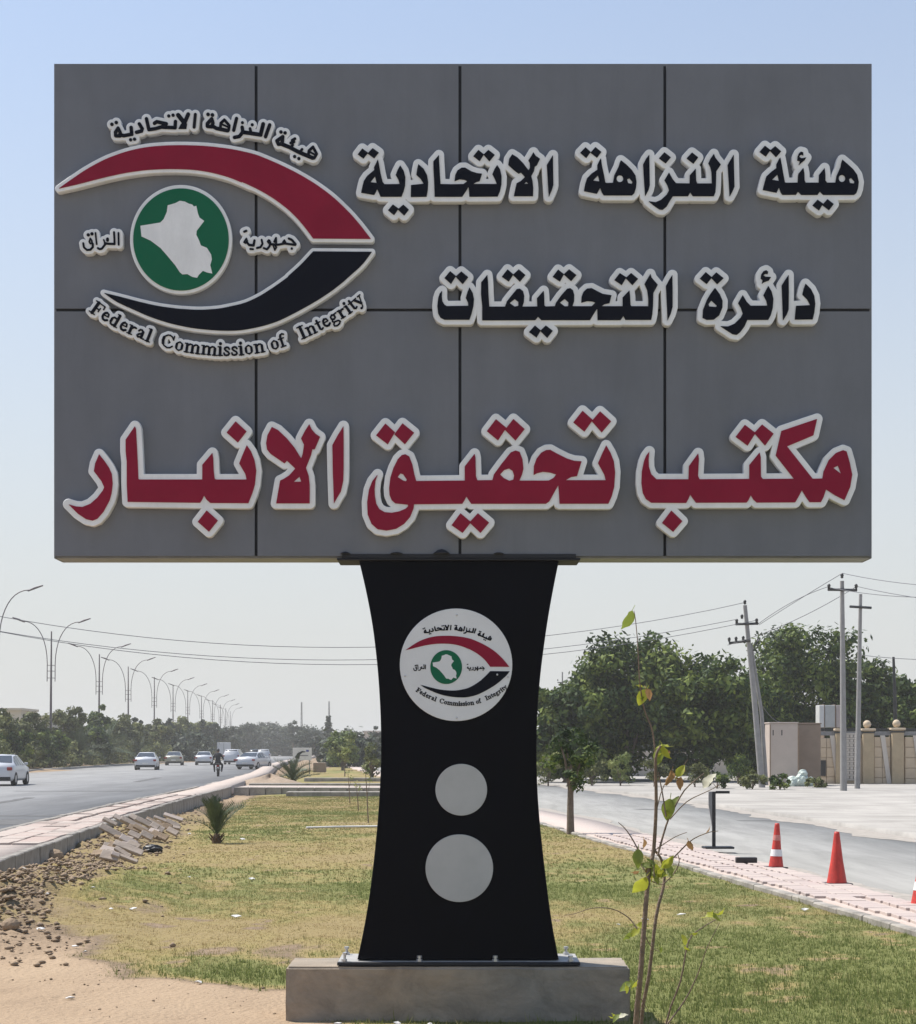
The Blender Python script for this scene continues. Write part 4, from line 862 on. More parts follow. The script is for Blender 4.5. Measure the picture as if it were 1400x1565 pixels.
# undergrowth across the road
for i, (px, yb, yt, D, m, lb) in enumerate([
 (838, 1192, 1150, 82, 'leafB', 'low shrub beyond the road close to the edge of the pillar'), (905, 1198, 1152, 80, 'leafB', 'grey-green shrub behind the small bushy tree'),
 (948, 1198, 1150, 80, 'leafL', 'bright green spiky shrub under the tallest dark tree'), (1000, 1200, 1160, 78, 'leafB', 'shrub by the far kerb behind the sapling stems'),
 (1062, 1202, 1165, 77, 'leafB', 'shrub beyond the road behind the black post stand'), (1128, 1196, 1150, 84, 'leafA', 'dark shrub at the foot of the leaning power pole'),
 (1096, 1206, 1180, 74, 'leafA', 'low dark plant above the top of the black post stand'), (1150, 1206, 1178, 73, 'leafB', 'low plant left of the leaning pole foot'), (1192, 1206, 1182, 72, 'leafA', 'low plant in front of the pink kiosk'), (1250, 1204, 1188, 76, 'leafB', 'smallest plant, between the brown kiosk and the tall pole')]):
    tree('shrub', (px-CX)*D/F, D, 0, EYE+(HY-yt)*D/F, 42*D/F, M[m], lb, 'shrub', 'shrubs beyond the side road', trunk=.08, seed=60+i, n=16, per=60, leaf=.07, tr=.04, clump=.28)

# trees and bushes along the far side of the main road
LT = [(-8,1088,78,135,'leafB','round'),(42,1100,70,140,'leafB','round'),(98,1090,66,150,'leafB','round'),(150,1082,50,162,'leafA','tall'),(186,1100,64,165,'leafB','round'),(232,1106,66,172,'leafB','round'),
 (276,1104,52,180,'leafB','round'),(312,1108,50,190,'leafB','round'),(70,1122,70,132,'leafA','round'),(140,1120,72,142,'leafA','round'),(210,1122,66,155,'leafB','round'),(255,1126,52,160,'leafA','round'),
 (20,1128,60,128,'leafA','round'),(292,1128,40,172,'leafA','round'),(330,1126,40,196,'leafB','round')]
WHERE = ['at the left edge above the nearest white car','just right of the pale house','right of the first full street lamp','thin-topped, under the second full street lamp','between the second and third full street lamps','right of the third full street lamp',
 'under the fourth full street lamp','behind the beige car','low, at the first full lamp','low, by the kerb between the first two full lamps','low, above the leading white sedan','low, behind the beige car by the kerb','low, above the half-seen white car','low, by the kerb left of the motorcycle','above the motorcycle rider']
def beyond(px, D, gap):      # how far along the sight line the far verge of the main road lies
    while (px-CX)/F*D > float(farL(D))-gap and D < 520: D += 2
    return D
for i, (px, yt, wp, D, m, sh) in enumerate(LT):
    D = beyond(px, D, 3.2 if i < 8 or i in (10, 11) else 2.0)
    w = wp*D/F; h = EYE+(HY-yt)*D/F+.35
    tree('roadside_tree', (px-CX)*D/F, D, .25, h, w, M[m], 'roadside tree beyond the main road, '+WHERE[i], group='trees along the far side of the main road', trunk=.08, seed=100+i, n=int(34+8*w), per=90, leaf=.19*D/165, shape=sh, tr=.14, clump=.17, tmean=.5)
FT = [(352,1108,44,300,'round'),(378,1104,40,330,'round'),(402,1100,36,350,'round'),(425,1104,40,360,'tall'),(449,1096,30,380,'tall'),(330,1100,40,290,'tall'),(470,1112,44,330,'round'),(502,1092,26,300,'cone'),(545,1118,52,330,'round'),(575,1108,30,260,'tall'),(312,1098,20,280,'tall'),(256,1086,24,250,'tall'),(210,1094,26,240,'round'),(520,1126,40,240,'round'),(485,1124,46,290,'round')]
FW = ['above the white van','right of the white van','left of the far bent lamp','the fuller one just right of the far bent lamp','tall and thin, left of the small roadside board','above the motorcycle rider','above the small roadside board','pointed and dark, standing right of the thin mast','low behind the yellow-green tree','at the very edge of the black pillar','thin, above the motorcycle','a lone puff between two lamps','small, behind the third full lamp','right of the dark box','behind the small roadside board']
for i, (px, yt, wp, D, sh) in enumerate(FT):
    if px < 430: D = beyond(px, D, 1.0)
    w = wp*D/F; h = EYE+(HY-yt)*D/F
    tree('distant_tree', (px-CX)*D/F, D, 0, h, w, M['leafF'], 'distant tree greyed for haze, '+FW[i], group='distant trees beyond the bend of the road', trunk=.08, seed=150+i, n=50, per=60, leaf=.24*max(1, D/330), shape=sh, tr=.2, clump=.16)
D = 140; tree('feathery_tree', (524-CX)*D/F, D, 0, EYE+(HY-1118)*D/F, 62*D/F, M['leafL'], 'light yellow-green feathery tree left of the black pillar', trunk=.12, seed=180, n=38, per=70, leaf=.13, clump=.2)
D = 100; tree('flowering_bush', (568-CX)*D/F, D, 0, EYE+(HY-1160)*D/F+.9, 36*D/F, M['leafB'], 'leafy bush with pale blossom touching the black pillar on its left', 'bush', trunk=.05, seed=181, n=18, per=60, leaf=.09, clump=.28)
def masswood(name, x0, x1, y, h, n, seed, label):
    rg = np.random.default_rng(seed); C_ = []; Rr = []
    for i in range(n):
        x = rg.uniform(x0, x1); hh = h*(.55+.6*float(fbm(x*.06+seed, 1.0))); C_.append((x, y+rg.uniform(-6, 6), rg.uniform(0, hh))); Rr.append(rg.uniform(.9, 1.8))
    V, Q_, T_ = leaf_cloud(C_, Rr, 46, .34, seed, shell=.3); o = obj_of(mesh_np(name, V, Q_, M['leafF'], T_), name); tag(o, label, kind='stuff')
masswood('far_wood', -110, -26, 420, 7.5, 900, 5, 'far off line of trees closing the road')
masswood('roadside_thicket', -75, -35, 240, 4.2, 500, 6, 'thicket running along the far side of the main road')
def undergrowth(name, c, y0, y1, h, n, seed, label, material):
    rg = np.random.default_rng(seed); y = y0+(y1-y0)*rg.random(n)**1.3; x = c(y)-1.2-rg.random(n)*4; hh = h*(.5+.7*fbm(x*.2+seed, y*.2))
    C_ = np.stack([x, y, .3+rg.random(n)*hh], -1); V, Q_, T_ = leaf_cloud(C_, rg.uniform(.35, .8, n), 60, .15, seed, shell=.25, tmean=.45); o = obj_of(mesh_np(name, V, Q_, material, T_), name); tag(o, label, kind='stuff')
undergrowth('roadside_undergrowth', farL, 112, 330, 2.3, 1100, 12, 'tangled undergrowth along the far kerb of the main road', M['leafB'])
masswood('far_hedge', -13, 42, 170, 3.6, 420, 8, 'low hedge beyond the end of the median')

# ------------------------------------------------------------------ palms (every frond a part)
def frond_mesh(L, droop, seed, wd=.5):
    rr = random.Random(seed); m = MB(); pts = []
    n = 12
    for i in range(n+1):
        t = i/n; pts.append(Vector((L*t*(1-.12*t), 0, L*.12*math.sin(t*1.5)-droop*L*t*t)))
    m.tube(pts, [.012*L*(1-.8*i/n)+.002 for i in range(n+1)], 5, smooth=True)
    for i in range(2, n+1):
        for s in (-1, 1):
            for q in (0, .5):
                t = min(1, (i-q)/n); k = t*n; a = int(min(n-1, k)); p = pts[a].lerp(pts[a+1], k-a); l = L*wd*(.35+.65*math.sin(min(1, t*1.1)*math.pi*.85+.25))*rr.uniform(.8, 1.15)*.62
                tip = p+Vector((l*.75, s*l*.62, l*rr.uniform(.05, .35))); w = .014*L+.003
                m.add([p+Vector((-w, 0, 0)), p+Vector((w, 0, 0)), tip], [(0, 1, 2)])
    return m
def palm(name, x, y, z, L, nf, label, elev=(25, 80), boot=.12, seed=3, base=True):
    t = empty(name, (x, y, z), label, 'palm'); rr = random.Random(seed)
    b = MB(); 
    b.lathe([(boot*.9, -.05), (boot*1.05, boot*.6), (boot*.75, boot*1.6), (boot*.3, boot*2.2)], 10)
    for k in range(14):
        a = k*2.4; r = boot*.9; hh = boot*(.3+1.2*(k/14)); b.tube([(r*math.cos(a), r*math.sin(a), hh), (r*1.9*math.cos(a), r*1.9*math.sin(a), hh+boot*.9)], [boot*.22, boot*.08], 5)
    b.build('trunk', M['dryfrond'], t)
    me = [frond_mesh(L, d, seed+i).build('frond', M['frond'], t) for i, d in enumerate((.10, .28, .5))]
    meshes = [o.data for o in me]
    for k in range(nf):
        o = me[k] if k < 3 else link(bpy.data.objects.new('frond', meshes[k % 3])); o.parent = t
        u = k/nf; e = R(elev[0]+(elev[1]-elev[0])*(1-u)+rr.uniform(-6, 6)); a = k*2.399+rr.uniform(-.2, .2)
        o.location = (0, 0, boot*1.6); o.rotation_euler = (rr.uniform(-.5, .5), -e, a); sc = rr.uniform(.8, 1.05); o.scale = (sc, sc, sc)
    return t
p = gnd(331, 1289); palm('palm', p.x, p.y, gz(p.x, p.y), .80, 20, 'small young palm with upright green fronds and a shaggy brown base in the dry grass', (48, 86), .085, 3)
p = gnd(447, 1200); palm('palm', p.x, p.y, 0, 1.45, 22, 'dark spreading low palm just behind the crossing path by the small roadside board', (8, 75), .12, 9)
for i, (px, yt, D, L, lb) in enumerate([(118,1112,128,3.0,'palm with drooping crown in the roadside greenery beside the first full street lamp'),(160,1104,140,3.4,'palm crown under the second full street lamp beyond the main road'),(285,1112,165,3.0,'palm crown showing left of the white sedan behind the beige car'),(208,1125,135,2.6,'low palm in the roadside greenery above the leading white sedan')]):
    D = beyond(px, D, 1.8); L *= 1.12; h = EYE+(HY-yt)*D/F; palm('palm', (px-CX)*D/F, D, h-L*.95, L, 20, lb, (-5, 75), .22, 30+i)
    x = (px-CX)*D/F
    pr = [o for o in SC.objects if o.type == 'EMPTY' and o.get('label') == lb][0]
    tb = MB().tube([(0,0,-(h-L*.95)+.1),(0,0,.1)], [.26, .2], 9); tb.build('stem', M['bark'], pr)

# ------------------------------------------------------------------ street lamps
def lamp():
    t = empty('street_lamp', (0,0,0), 'x', 'street lamp', 'double-armed street lamps along the main road')
    m = MB().tube([(0,0,0),(0,0,6),(0,0,11.95)], [.13, .10, .055], 10); m.lathe([(.2,0),(.2,.5),(.13,.55)], 10); m.build('pole', M['pole'], t)
    for s in (-1, 1):
        a = MB(); pts = [(s*.34,0,7.6),(s*.34,0,9.2)]
        for k in range(1, 11):
            u = k/10; pts.append((s*(.34+2.05*u**1.75), 0, 9.2+3.6*(1-(1-u)**1.9)))
        a.tube(pts, .038, 7); ar = a.build('arm', M['pole'], t)
        hd = MB().tube([(s*2.3,0,12.72),(s*2.75,0,12.92),(s*3.35,0,13.12)], [.05, .085, .05], 8); hd.build('lamp_head', M['pole'], t)
    b = MB()
    for z in (7.9, 8.5, 9.0): b.tube([(-.34,0,z),(.34,0,z)], .03, 5)
    b.build('bracket', M['pole'], t)
    return t
L0 = lamp(); LD = [120,150,186,214,245,274,300,330,360,395,430,465]
LLAB = ['nearest street lamp, only its right arm reaching into the photo','first street lamp seen whole, tallest of the row','second street lamp seen whole, its left arm over the treetops','third whole street lamp, over the leading white sedan','fourth whole street lamp, over the beige car','fifth whole street lamp with overlapping arms','sixth whole street lamp, left of the motorcycle','seventh whole street lamp, arms crossing its neighbour','eighth whole street lamp, just left of the motorcycle','ninth whole street lamp, above the motorcycle','last but one street lamp of the row','farthest and smallest street lamp of the row']
LPX = [-9,77,151,196,235.5,264.5,287,308,325,337,345,352]
for i, D in enumerate(LD):
    o = L0 if i == 0 else copy_tree(L0); o.location = ((LPX[i]-CX)*D/F, D, 0); o['label'] = LLAB[i]; o.rotation_euler = (0, R([0,.45,.3,0,.2][i] if i < 5 else 0), R(4))
D = 480; t = empty('street_lamp', ((403-CX)*D/F, D, 0), 'lone far street lamp with one bent arm right of the road', 'street lamp')
MB().tube([(0,0,0),(0,0,7),(.2,0,8.4),(1.0,0,9.2),(2,0,9.3)], .09, 6).build('pole', M['pole'], t)

# ------------------------------------------------------------------ power poles and wires
def plate(m, a, b, w, t): m.box(-t/2, t/2, 0, w, 0, 1)
def insul(m, p, s=1): m.lathe([(.02*s,0),(.07*s,.04*s),(.05*s,.09*s),(.08*s,.12*s),(.05*s,.2*s),(.001,.22*s)], 8, p)
D1 = 76
def pole_at(name, top, base, D, r, arms, label, tops=True, mat_='woodpole'):
    pt = at(*top, D); pb_ = at(*base, D); t = empty(name, (pb_.x, D, 0), label, 'power pole')
    q = Vector((pb_.x, D, 0)); lc = lambda p: p-q
    m = MB().tube([lc(pb_)-Vector((0,0,.6)), lc(pb_.lerp(pt, .5)), lc(pt)], [r*1.25, r, r*.72], 10); m.build('pole', M[mat_], t)
    for (xa_, xb_, ya, yb) in arms:
        a = at(xa_, ya, D-.14) ; b = at(xb_, yb, D-.14); am = MB().tube([lc(a), lc(b)], .055, 4, smooth=False).build('crossarm', M['dark_metal'], t)
    if tops:
        for (x, y) in tops:
            im = MB(); insul(im, lc(at(x, y, D-.14)), .95); im.build('insulator', M['dark_metal'], t)
    return t
pole_at('power_pole', (1138.5, 925), (1166, 1198), D1, .12, [(1124,1159,954,953),(1114,1147,983,979)], 'leaning power pole with two crossarms in front of the dark trees', [(1138.5,924),(1126,953),(1134,946),(1156.5,952),(1114.5,981),(1125,980),(1136,979)])
po = [o for o in SC.objects if o.get('label', '').startswith('leaning power')][0]
q = Vector(po.location); MB().tube([at(1148, 985, D1+.2)-q, at(1164, 1090, D1+.2)-q, at(1171, 1200, D1+.2)-q], [.07, .085, .1], 8).build('strut', M['woodpole'], po)
MB().tube([at(1151, 995, D1-.1)-q, at(1158, 976, D1-.1)-q, at(1162, 975, D1-.1)-q, at(1156, 985, D1-.1)-q], .025, 5).build('switch_arm', M['dark_metal'], po)
pole_at('power_pole', (1287, 888), (1289.5, 1205), 70, .115, [(1265,1310,901,902)], 'taller upright power pole before the stone wall, three insulators on top', [(1287,884),(1267,900),(1308.5,900)])
pole_at('power_pole', (1315.3, 908), (1310, 1200), 74, .10, [(1298.5,1332,927,929)], 'thinner power pole with one bare crossarm, right of the taller pole', None)
pole_at('power_pole', (859.5, 1027), (859.5, 1160), 190, .10, [(852,867,1043,1043)], 'tiny far power pole with a crossarm above the trees right of the pillar', [(852.5,1041),(866.5,1041)])
pole_at('utility_post', (1365.6, 1004), (1369, 1110), 88, .09, [], 'thin plain dark post behind the stone wall at the right', None, 'dark_metal')
def wire(pts, d0, d1, label, sag_extra=0, r=.013):
    n = len(pts); P_ = []
    xs_ = np.array([p[0] for p in pts], float); yy_ = np.array([p[1] for p in pts], float)
    for u in np.linspace(0, 1, 26):
        x = xs_[0]+(xs_[-1]-xs_[0])*u; y = np.interp(x, xs_, yy_) if len(pts) < 3 else float(np.polyval(np.polyfit(xs_, yy_, 2), x))
        if u == 0: y = yy_[0]
        if u == 1: y = yy_[-1]
        D = d0+(d1-d0)*u; P_.append(at(x, y, D))
    o = MB().tube(P_, r, 5, cap=False).build('power_line', M['wire']); tag(o, label, 'power line', 'overhead wires')
wire([(-60,932),(0,942),(300,977),(575,993),(835,971),(985,951),(1138,921)], 66, D1-.14, 'uppermost overhead wire passing behind the pillar to the leaning pole tip')
wire([(-60,955),(0,964),(300,1001),(575,1009),(835,991),(1124,947)], 66, D1-.14, 'middle overhead wire passing behind the pillar to the leaning pole')
wire([(-60,953),(0,966),(300,1007),(575,1016.5),(835,998),(1157,948)], 64, D1-.14, 'lowest of the three overhead wires passing behind the pillar')
wire([(1157,955),(1215,918),(1268,896)], D1, 70, 'wire climbing from the leaning pole to the left insulator of the tall pole')
wire([(1160,955),(1220,917),(1286,877)], D1, 70, 'wire climbing from the leaning pole to the top of the tall pole')
wire([(1112,986),(1245,933),(1308,897)], D1, 70, 'lower wire climbing from the leaning pole to the right insulator of the tall pole')
wire([(1287,876),(1340,886),(1460,897)], 70, 60, 'topmost wire leaving the tall pole to the right')
wire([(1309,896),(1385,911),(1460,920)], 70, 60, 'second wire leaving the tall pole to the right')
wire([(1268,898),(1380,912),(1460,912)], 70, 60, 'third wire leaving the tall pole to the right')
wire([(1315,1001),(1366,1006),(1460,1008)], 74, 80, 'low wire running right above the stone wall')
wire([(1165,1078),(1175,1092),(1194,1104)], D1, 80.5, 'slack service wire hanging from the leaning pole to the kiosk')

# ------------------------------------------------------------------ kiosks, panels, stone wall
def boxthing(name, px0, px1, yt, yb, D, rot, wd, dp, m1, label, cat):
    c = at((px0+px1)/2, yb, D); h = EYE+(HY-yt)*D/F
    t = empty(name, (c.x, D, 0), label, cat, rz=rot); MB().box(-wd/2, wd/2, -dp/2, dp/2, 0, h, ch=.03).build('cabinet', M[m1], t)
    MB().box(-wd/2-.03, wd/2+.03, -dp/2-.03, dp/2+.03, h+.002, h+.06, ch=.01).build('roof', M[m1], t)
    return t, h
k1, h1 = boxthing('kiosk', 1172, 1216, 1106, 1200, 80, 0, 1.28, 1.3, 'kioskp', 'pale pink sheet-metal kiosk behind the foot of the leaning pole', 'kiosk')
for x in (-.52, -.12): MB().box(x, x+.05, -.665, -.652, h1-.55, h1-.3).build('vent', M['dark_metal'], k1)
MB().box(-.655, -.60, -.67, -.651, .1, h1-.05).build('corner_strip', M['kioskb'], k1); MB().box(-.60, .60, -.664, -.651, .15, h1-.1, ch=.004).build('door', M['kioskp'], k1)
k2, h2 = boxthing('kiosk', 1217, 1249, 1107, 1197, 81.5, 0, 1.08, 1.2, 'kioskb', 'brown sheet-metal kiosk standing against the pink one', 'kiosk')
MB().box(-.50, .50, -.614, -.601, .15, h2-.1, ch=.004).build('door', M['kioskb'], k2)
D = 92; c = at(1267, 1115, D); t = empty('metal_tank', (c.x, D, 0), 'boxy light grey panelled tank on a stand behind the stone wall', 'tank')
for a, b, mm in ((1249.5,1256.5,'galvp'),(1258,1273,'greyp'),(1275,1285,'pinkp')):
    if mm not in M: M[mm] = mat(mm, {'galvp':(.62,.62,.6),'greyp':(.42,.43,.42),'pinkp':(.42,.36,.34)}[mm], rough=.6, var=.1, scale=2)
    MB().box((a-1267)*D/F, (b-1267)*D/F, -.5, .5, EYE+(HY-1112)*D/F, EYE+(HY-1078)*D/F, ch=.02).build('side_panel', M[mm], t)
for a in (1257, 1274): MB().box((a-.8-1267)*D/F, (a+.8-1267)*D/F, -.45, .45, 0, EYE+(HY-1077)*D/F).build('leg', M['kioskb'], t)
DW = 84; sc = DW/F; xw = lambda px: (px-CX)*sc; zw = lambda py: EYE-(py-HY)*sc
wall = empty('stone_wall', (xw(1325), DW, 0), 'tan stone boundary wall with ball-topped pillars and open blockwork', 'wall'); LX = lambda px: xw(px)-xw(1325)
# panels between pillars: rows of stone blocks
def course(x0, x1, y0, y1, d0, d1, rows, cols, material, parent=wall, name='stone'):
    xA, xB, zA, zB = LX(x0), LX(x1), zw(y1), zw(y0); me = None
    w, h = (xB-xA)/cols, (zB-zA)/rows
    for r in range(rows):
        for c in range(cols):
            if me is None: o = MB().box(.008, w-.008, d0, d1, .008, h-.008, ch=.015).build(name, material, parent); me = o.data
            else: o = link(bpy.data.objects.new(name, me)); o.parent = parent
            o.location = (xA+c*w, random.uniform(0, .02), zA+r*h)
MB().box(LX(1249), LX(1480), .10, .30, -.2, zw(1128)).build('wall_core', M['stonew'], wall)
course(1250, 1276, 1128, 1202, -.02, .09, 5, 2, M['stonew']); course(1336, 1361, 1126, 1204, -.02, .09, 5, 2, M['stonew']); course(1383, 1476, 1126, 1206, -.02, .09, 5, 5, M['stonew']); course(1318, 1336, 1150, 1204, -.05, .09, 3, 1, M['stonew'])
MB().box(LX(1249), LX(1480), .02, .34, zw(1124), zw(1118), ch=.01).build('coping', M['frame'], wall)
MB().box(LX(1249), LX(1480), .12, .2, zw(1117), zw(1113)).build('rail', M['dark_metal'], wall)
# open block screen
for r in range(10):
    for c in (0, 1, 2):
        o = MB().box(0, LX(1298.5)-LX(1294), -.04, .08, 0, (zw(1120)-zw(1190))/10-.10).build('screen_block', M['plaster'], wall) if (r, c) == (0, 0) else link(bpy.data.objects.new('screen_block', scr))
        scr = o.data; o.parent = wall; o.location = (LX(1293.5+c*5.6), 0, zw(1190)+r*(zw(1120)-zw(1190))/10)
MB().box(LX(1293), LX(1310.5), .085, .099, zw(1191), zw(1119)).build('screen_back', M['dark_metal'], wall)
for r in range(11): MB().box(LX(1293), LX(1310.5), -.03, .06, zw(1190)+r*(zw(1120)-zw(1190))/10-.09, zw(1190)+r*(zw(1120)-zw(1190))/10-.012).build('screen_course', M['plaster'], wall)
for px, w, yt, fin in [(1283,13,1117,False),(1326,17,1117,True),(1371,18,1116,True),(1440,18,1116,True)]:
    pp = MB().box(LX(px-w/2), LX(px+w/2), -.22, .42, -.2, zw(yt), ch=.02).build('pillar', M['stone2'], wall)
    MB().box(LX(px-w/2)-.07, LX(px+w/2)+.07, -.30, .50, zw(yt)+.003, zw(yt)+.11, ch=.02).build('pillar_cap', M['stonew'], pp)
    MB().box(LX(px-w/2)-.03, LX(px+w/2)+.03, -.25, .46, zw(yt)-.12, zw(yt)-.04).build('pillar_band', M['dark_metal'], pp)
    if fin: MB().ball((LX(px), .1, zw(yt)+.32), .20, 14).lathe([(.13,.11),(.07,.14),(.07,.2)], 10, (LX(px), .1, zw(yt))).build('ball_finial', M['stonew'], pp)
# raked fronts of the gate recess
for px in (1268, 1345, 1395):
    m = MB(); a = LX(px); m.add([(a, -.03, zw(1124)),(a+.22, -.03, zw(1124)),(a+.55, -.03, zw(1200)),(a+.33, -.03, zw(1200)),(a, -.09, zw(1124)),(a+.22, -.09, zw(1124)),(a+.55, -.09, zw(1200)),(a+.33, -.09, zw(1200))], [(4,7,6,5),(0,1,5,4),(1,2,6,5),(2,3,7,6),(3,0,4,7)]); m.build('raking_band', M['plaster'], wall)
MB().box(LX(1251), LX(1262), -.06, -.025, zw(1186), zw(1162)).build('opening', M['dark_metal'], wall)
# pale low wall behind the trees
D = 108; lw = empty('garden_wall', ((980-CX)*D/F, D, 0), 'low pale plastered wall glimpsed under the dark trees', 'wall')
MB().box(-7.5, 8.2, 0, .25, -.1, 1.5).build('wall_panel', M['plaster'], lw); MB().box(-7.6, 8.3, -.06, .31, 1.502, 1.6, ch=.01).build('coping', M['plaster'], lw)

# far buildings
def house(px0, px1, yt, D, m, label, wins, par=.35):
    x0, x1 = (px0-CX)*D/F, (px1-CX)*D/F; h = EYE+(HY-yt)*D/F; t = empty('house', ((x0+x1)/2, D, 0), label, 'building'); w = (x1-x0)/2
    MB().box(-w, w, 0, 8, 0, h).build('wall', M[m], t); MB().box(-w-.2, w+.2, -.25, 8.2, h+.01, h+par).build('roof', M[m], t)
    for (a, b, c, d) in wins:
        o = MB().box(-w+2*w*a, -w+2*w*b, -.06, -.01, h*c, h*d).build('window', M['frame'], t); MB().box(-w+2*w*a+.1, -w+2*w*b-.1, -.09, -.065, h*c+.1, h*d-.1).build('pane', M['glass'], o)
    return t
house(4, 32, 1086, 210, 'plaster', 'flat-roofed beige house above the treetops at the far left', [(.3,.62,.55,.86)], .3)
house(32, 74, 1097, 230, 'plaster', 'lower pale house with a row of small windows right of the beige house', [(.1,.2,.6,.85),(.35,.45,.6,.85),(.6,.7,.6,.85),(.82,.92,.6,.85)], .3)
house(440, 488, 1127, 420, 'plaster', 'long low pale building on the horizon between the distant trees', [(.1,.2,.5,.8),(.3,.4,.5,.8),(.5,.6,.5,.8),(.7,.8,.5,.8)])
house(556, 600, 1120, 300, 'plaster', 'pale grey house at the horizon partly hidden by the black pillar', [(.2,.3,.5,.8),(.4,.5,.5,.8)])
for px, yt, lb in ((461, 1073, 'thin lattice mast on the horizon, the left one of two'), (503, 1072, 'thin lattice mast behind the pointed dark tree')):
    D = 520; x = (px-CX)*D/F; h = EYE+(HY-yt)*D/F; m = MB()
    for dx, dy in ((-.35,-.3),(.35,-.3),(0,.35)): m.tube([(dx,dy,0),(dx*.4,dy*.4,h)], .08, 4)
    for k in range(12): z = h*k/12; m.tube([(-.35+.02*k,-.3,z),(.35-.02*k,-.3,z+h/12)], .05, 4)
    o = m.build('radio_mast', M['frame']); o.location = (x, D, 0); tag(o, lb, 'mast')

# ------------------------------------------------------------------ vehicles
def car(paint, kind='sedan'):
    t = empty('car', (0,0,0), 'x', 'car')
    L, Wd = (4.55, 1.80) if kind == 'sedan' else (4.6, 1.86); hr = 1.44 if kind == 'sedan' else 1.68
    # stations from rear (0) to front (L): y, half width at sill, belt z, belt half width, top z, top half width
    if kind == 'sedan':
        ST_ = [(0,.70,.62,.74,.80,.66),(.10,.84,.74,.86,.94,.78),(.55,.88,.86,.89,1.02,.80),(.95,.89,.90,.90,1.14,.74),(1.45,.89,.92,.90,1.38,.62),(2.0,.89,.93,.90,1.44,.60),(2.6,.89,.92,.90,1.41,.60),(3.2,.88,.90,.89,1.12,.70),(3.5,.88,.88,.88,.97,.78),(4.1,.86,.80,.85,.86,.74),(4.45,.78,.66,.78,.72,.66),(4.55,.66,.50,.66,.56,.58)]
    else:
        ST_ = [(0,.76,.70,.80,1.02,.76),(.08,.88,.96,.90,1.10,.84),(.16,.90,1.02,.91,1.40,.74),(.42,.91,1.04,.92,1.64,.68),(1.2,.92,1.04,.92,1.68,.68),(2.3,.92,1.03,.92,1.67,.67),(2.8,.92,1.02,.92,1.52,.68),(3.3,.91,1.0,.91,1.10,.80),(3.5,.91,.98,.90,1.04,.84),(4.2,.88,.92,.88,.97,.80),(4.52,.80,.74,.80,.82,.72),(4.6,.68,.5,.68,.6,.6)]
    V = []; n = len(ST_); m = MB()
    for (y, ws, zb, wb, zt, wt) in ST_:
        V += [(-ws*.9, y, .22), (-ws, y, .34), (-wb, y, zb), (-wt, y, zt), (0, y, zt+.025), (wt, y, zt), (wb, y, zb), (ws, y, .34), (ws*.9, y, .22)]
    m.add(V, [(i*9+k, i*9+k+1, (i+1)*9+k+1, (i+1)*9+k) for i in range(n-1) for k in range(8)]+[tuple(range(9))[::-1], tuple(range((n-1)*9, n*9))]+[(i*9+8, i*9, (i+1)*9, (i+1)*9+8) for i in range(n-1)], True)
    body = m.build('body', paint, t)
    def pane(idx, name='window', mt='glass', inset=.10, push=.012):
        v = [Vector(V[i]) for i in idx]; c = sum(v, Vector())/4; nr = (v[1]-v[0]).cross(v[3]-v[0]).normalized()
        if nr.dot(c-Vector((0, L/2, .8))) < 0: nr = -nr
        q_ = [c+(p-c)*(1-inset)+nr*push for p in v]; MB().add(q_+[p-nr*.02 for p in q_], [(0,1,2,3),(7,6,5,4),(0,4,5,1),(1,5,6,2),(2,6,7,3),(3,7,4,0)]).build(name, M[mt], t)
    sA, sB = (3, 4) if kind == 'sedan' else (1, 3)
    if kind == 'sedan': rear = [(3*9+3, 3*9+5, 4*9+5, 4*9+3)]
    else: rear = [(2*9+3, 2*9+5, 3*9+5, 3*9+3)]
    if kind == 'sedan':
        a, b = ST_[2], ST_[4]; v = [(-.74, a[0]+.14, 1.045), (.74, a[0]+.14, 1.045), (.58, b[0]-.03, 1.375), (-.58, b[0]-.03, 1.375)]
        MB().add([(x, y-.02, z+.028) for x, y, z in v]+[(x, y+.12, z-.1) for x, y, z in v], [(0,1,2,3),(0,4,5,1),(1,5,6,2),(2,6,7,3),(3,7,4,0)]).build('rear_window', M['glass'], t)
        a, b = ST_[6], ST_[8]; v = [(-.56, a[0]+.03, 1.41), (.56, a[0]+.03, 1.41), (.74, b[0], 1.0), (-.74, b[0], 1.0)]
        MB().add([(x, y+.02, z+.03) for x, y, z in v], [(3,2,1,0)]).build('windscreen', M['glass'], t)
        segs = [(3,4),(4,5),(5,6),(6,7)]
    else:
        v = [(-.72, .13, 1.13), (.72, .13, 1.13), (.64, .36, 1.60), (-.64, .36, 1.60)]
        MB().add([(x, y-.04, z+.02) for x, y, z in v]+[(x, y+.1, z-.05) for x, y, z in v], [(0,1,2,3),(0,4,5,1),(1,5,6,2),(2,6,7,3),(3,7,4,0)]).build('rear_window', M['glass'], t)
        segs = [(3,4),(4,5),(5,6)]
    for i, j in segs:
        pane((i*9+2, j*9+2, j*9+3, i*9+3), inset=.12); pane((i*9+6, j*9+6, j*9+5, i*9+5), inset=.12)
    zt_ = .74 if kind == 'sedan' else .9
    for s in (-1, 1): MB().box(s*.82-.17, s*.82+.06 if s > 0 else s*.82+.17, -.035 if kind == 'sedan' else .0, .10, zt_-.02, zt_+.13, ch=.015).build('tail_light', M['tail'], t)
    MB().box(-.24, .24, -.03, .02, .50, .61).build('number_plate', M['litter'], t)
    MB().box(-.80, .80, -.035, .2, .24, .42, ch=.03).build('bumper', M['black'], t)
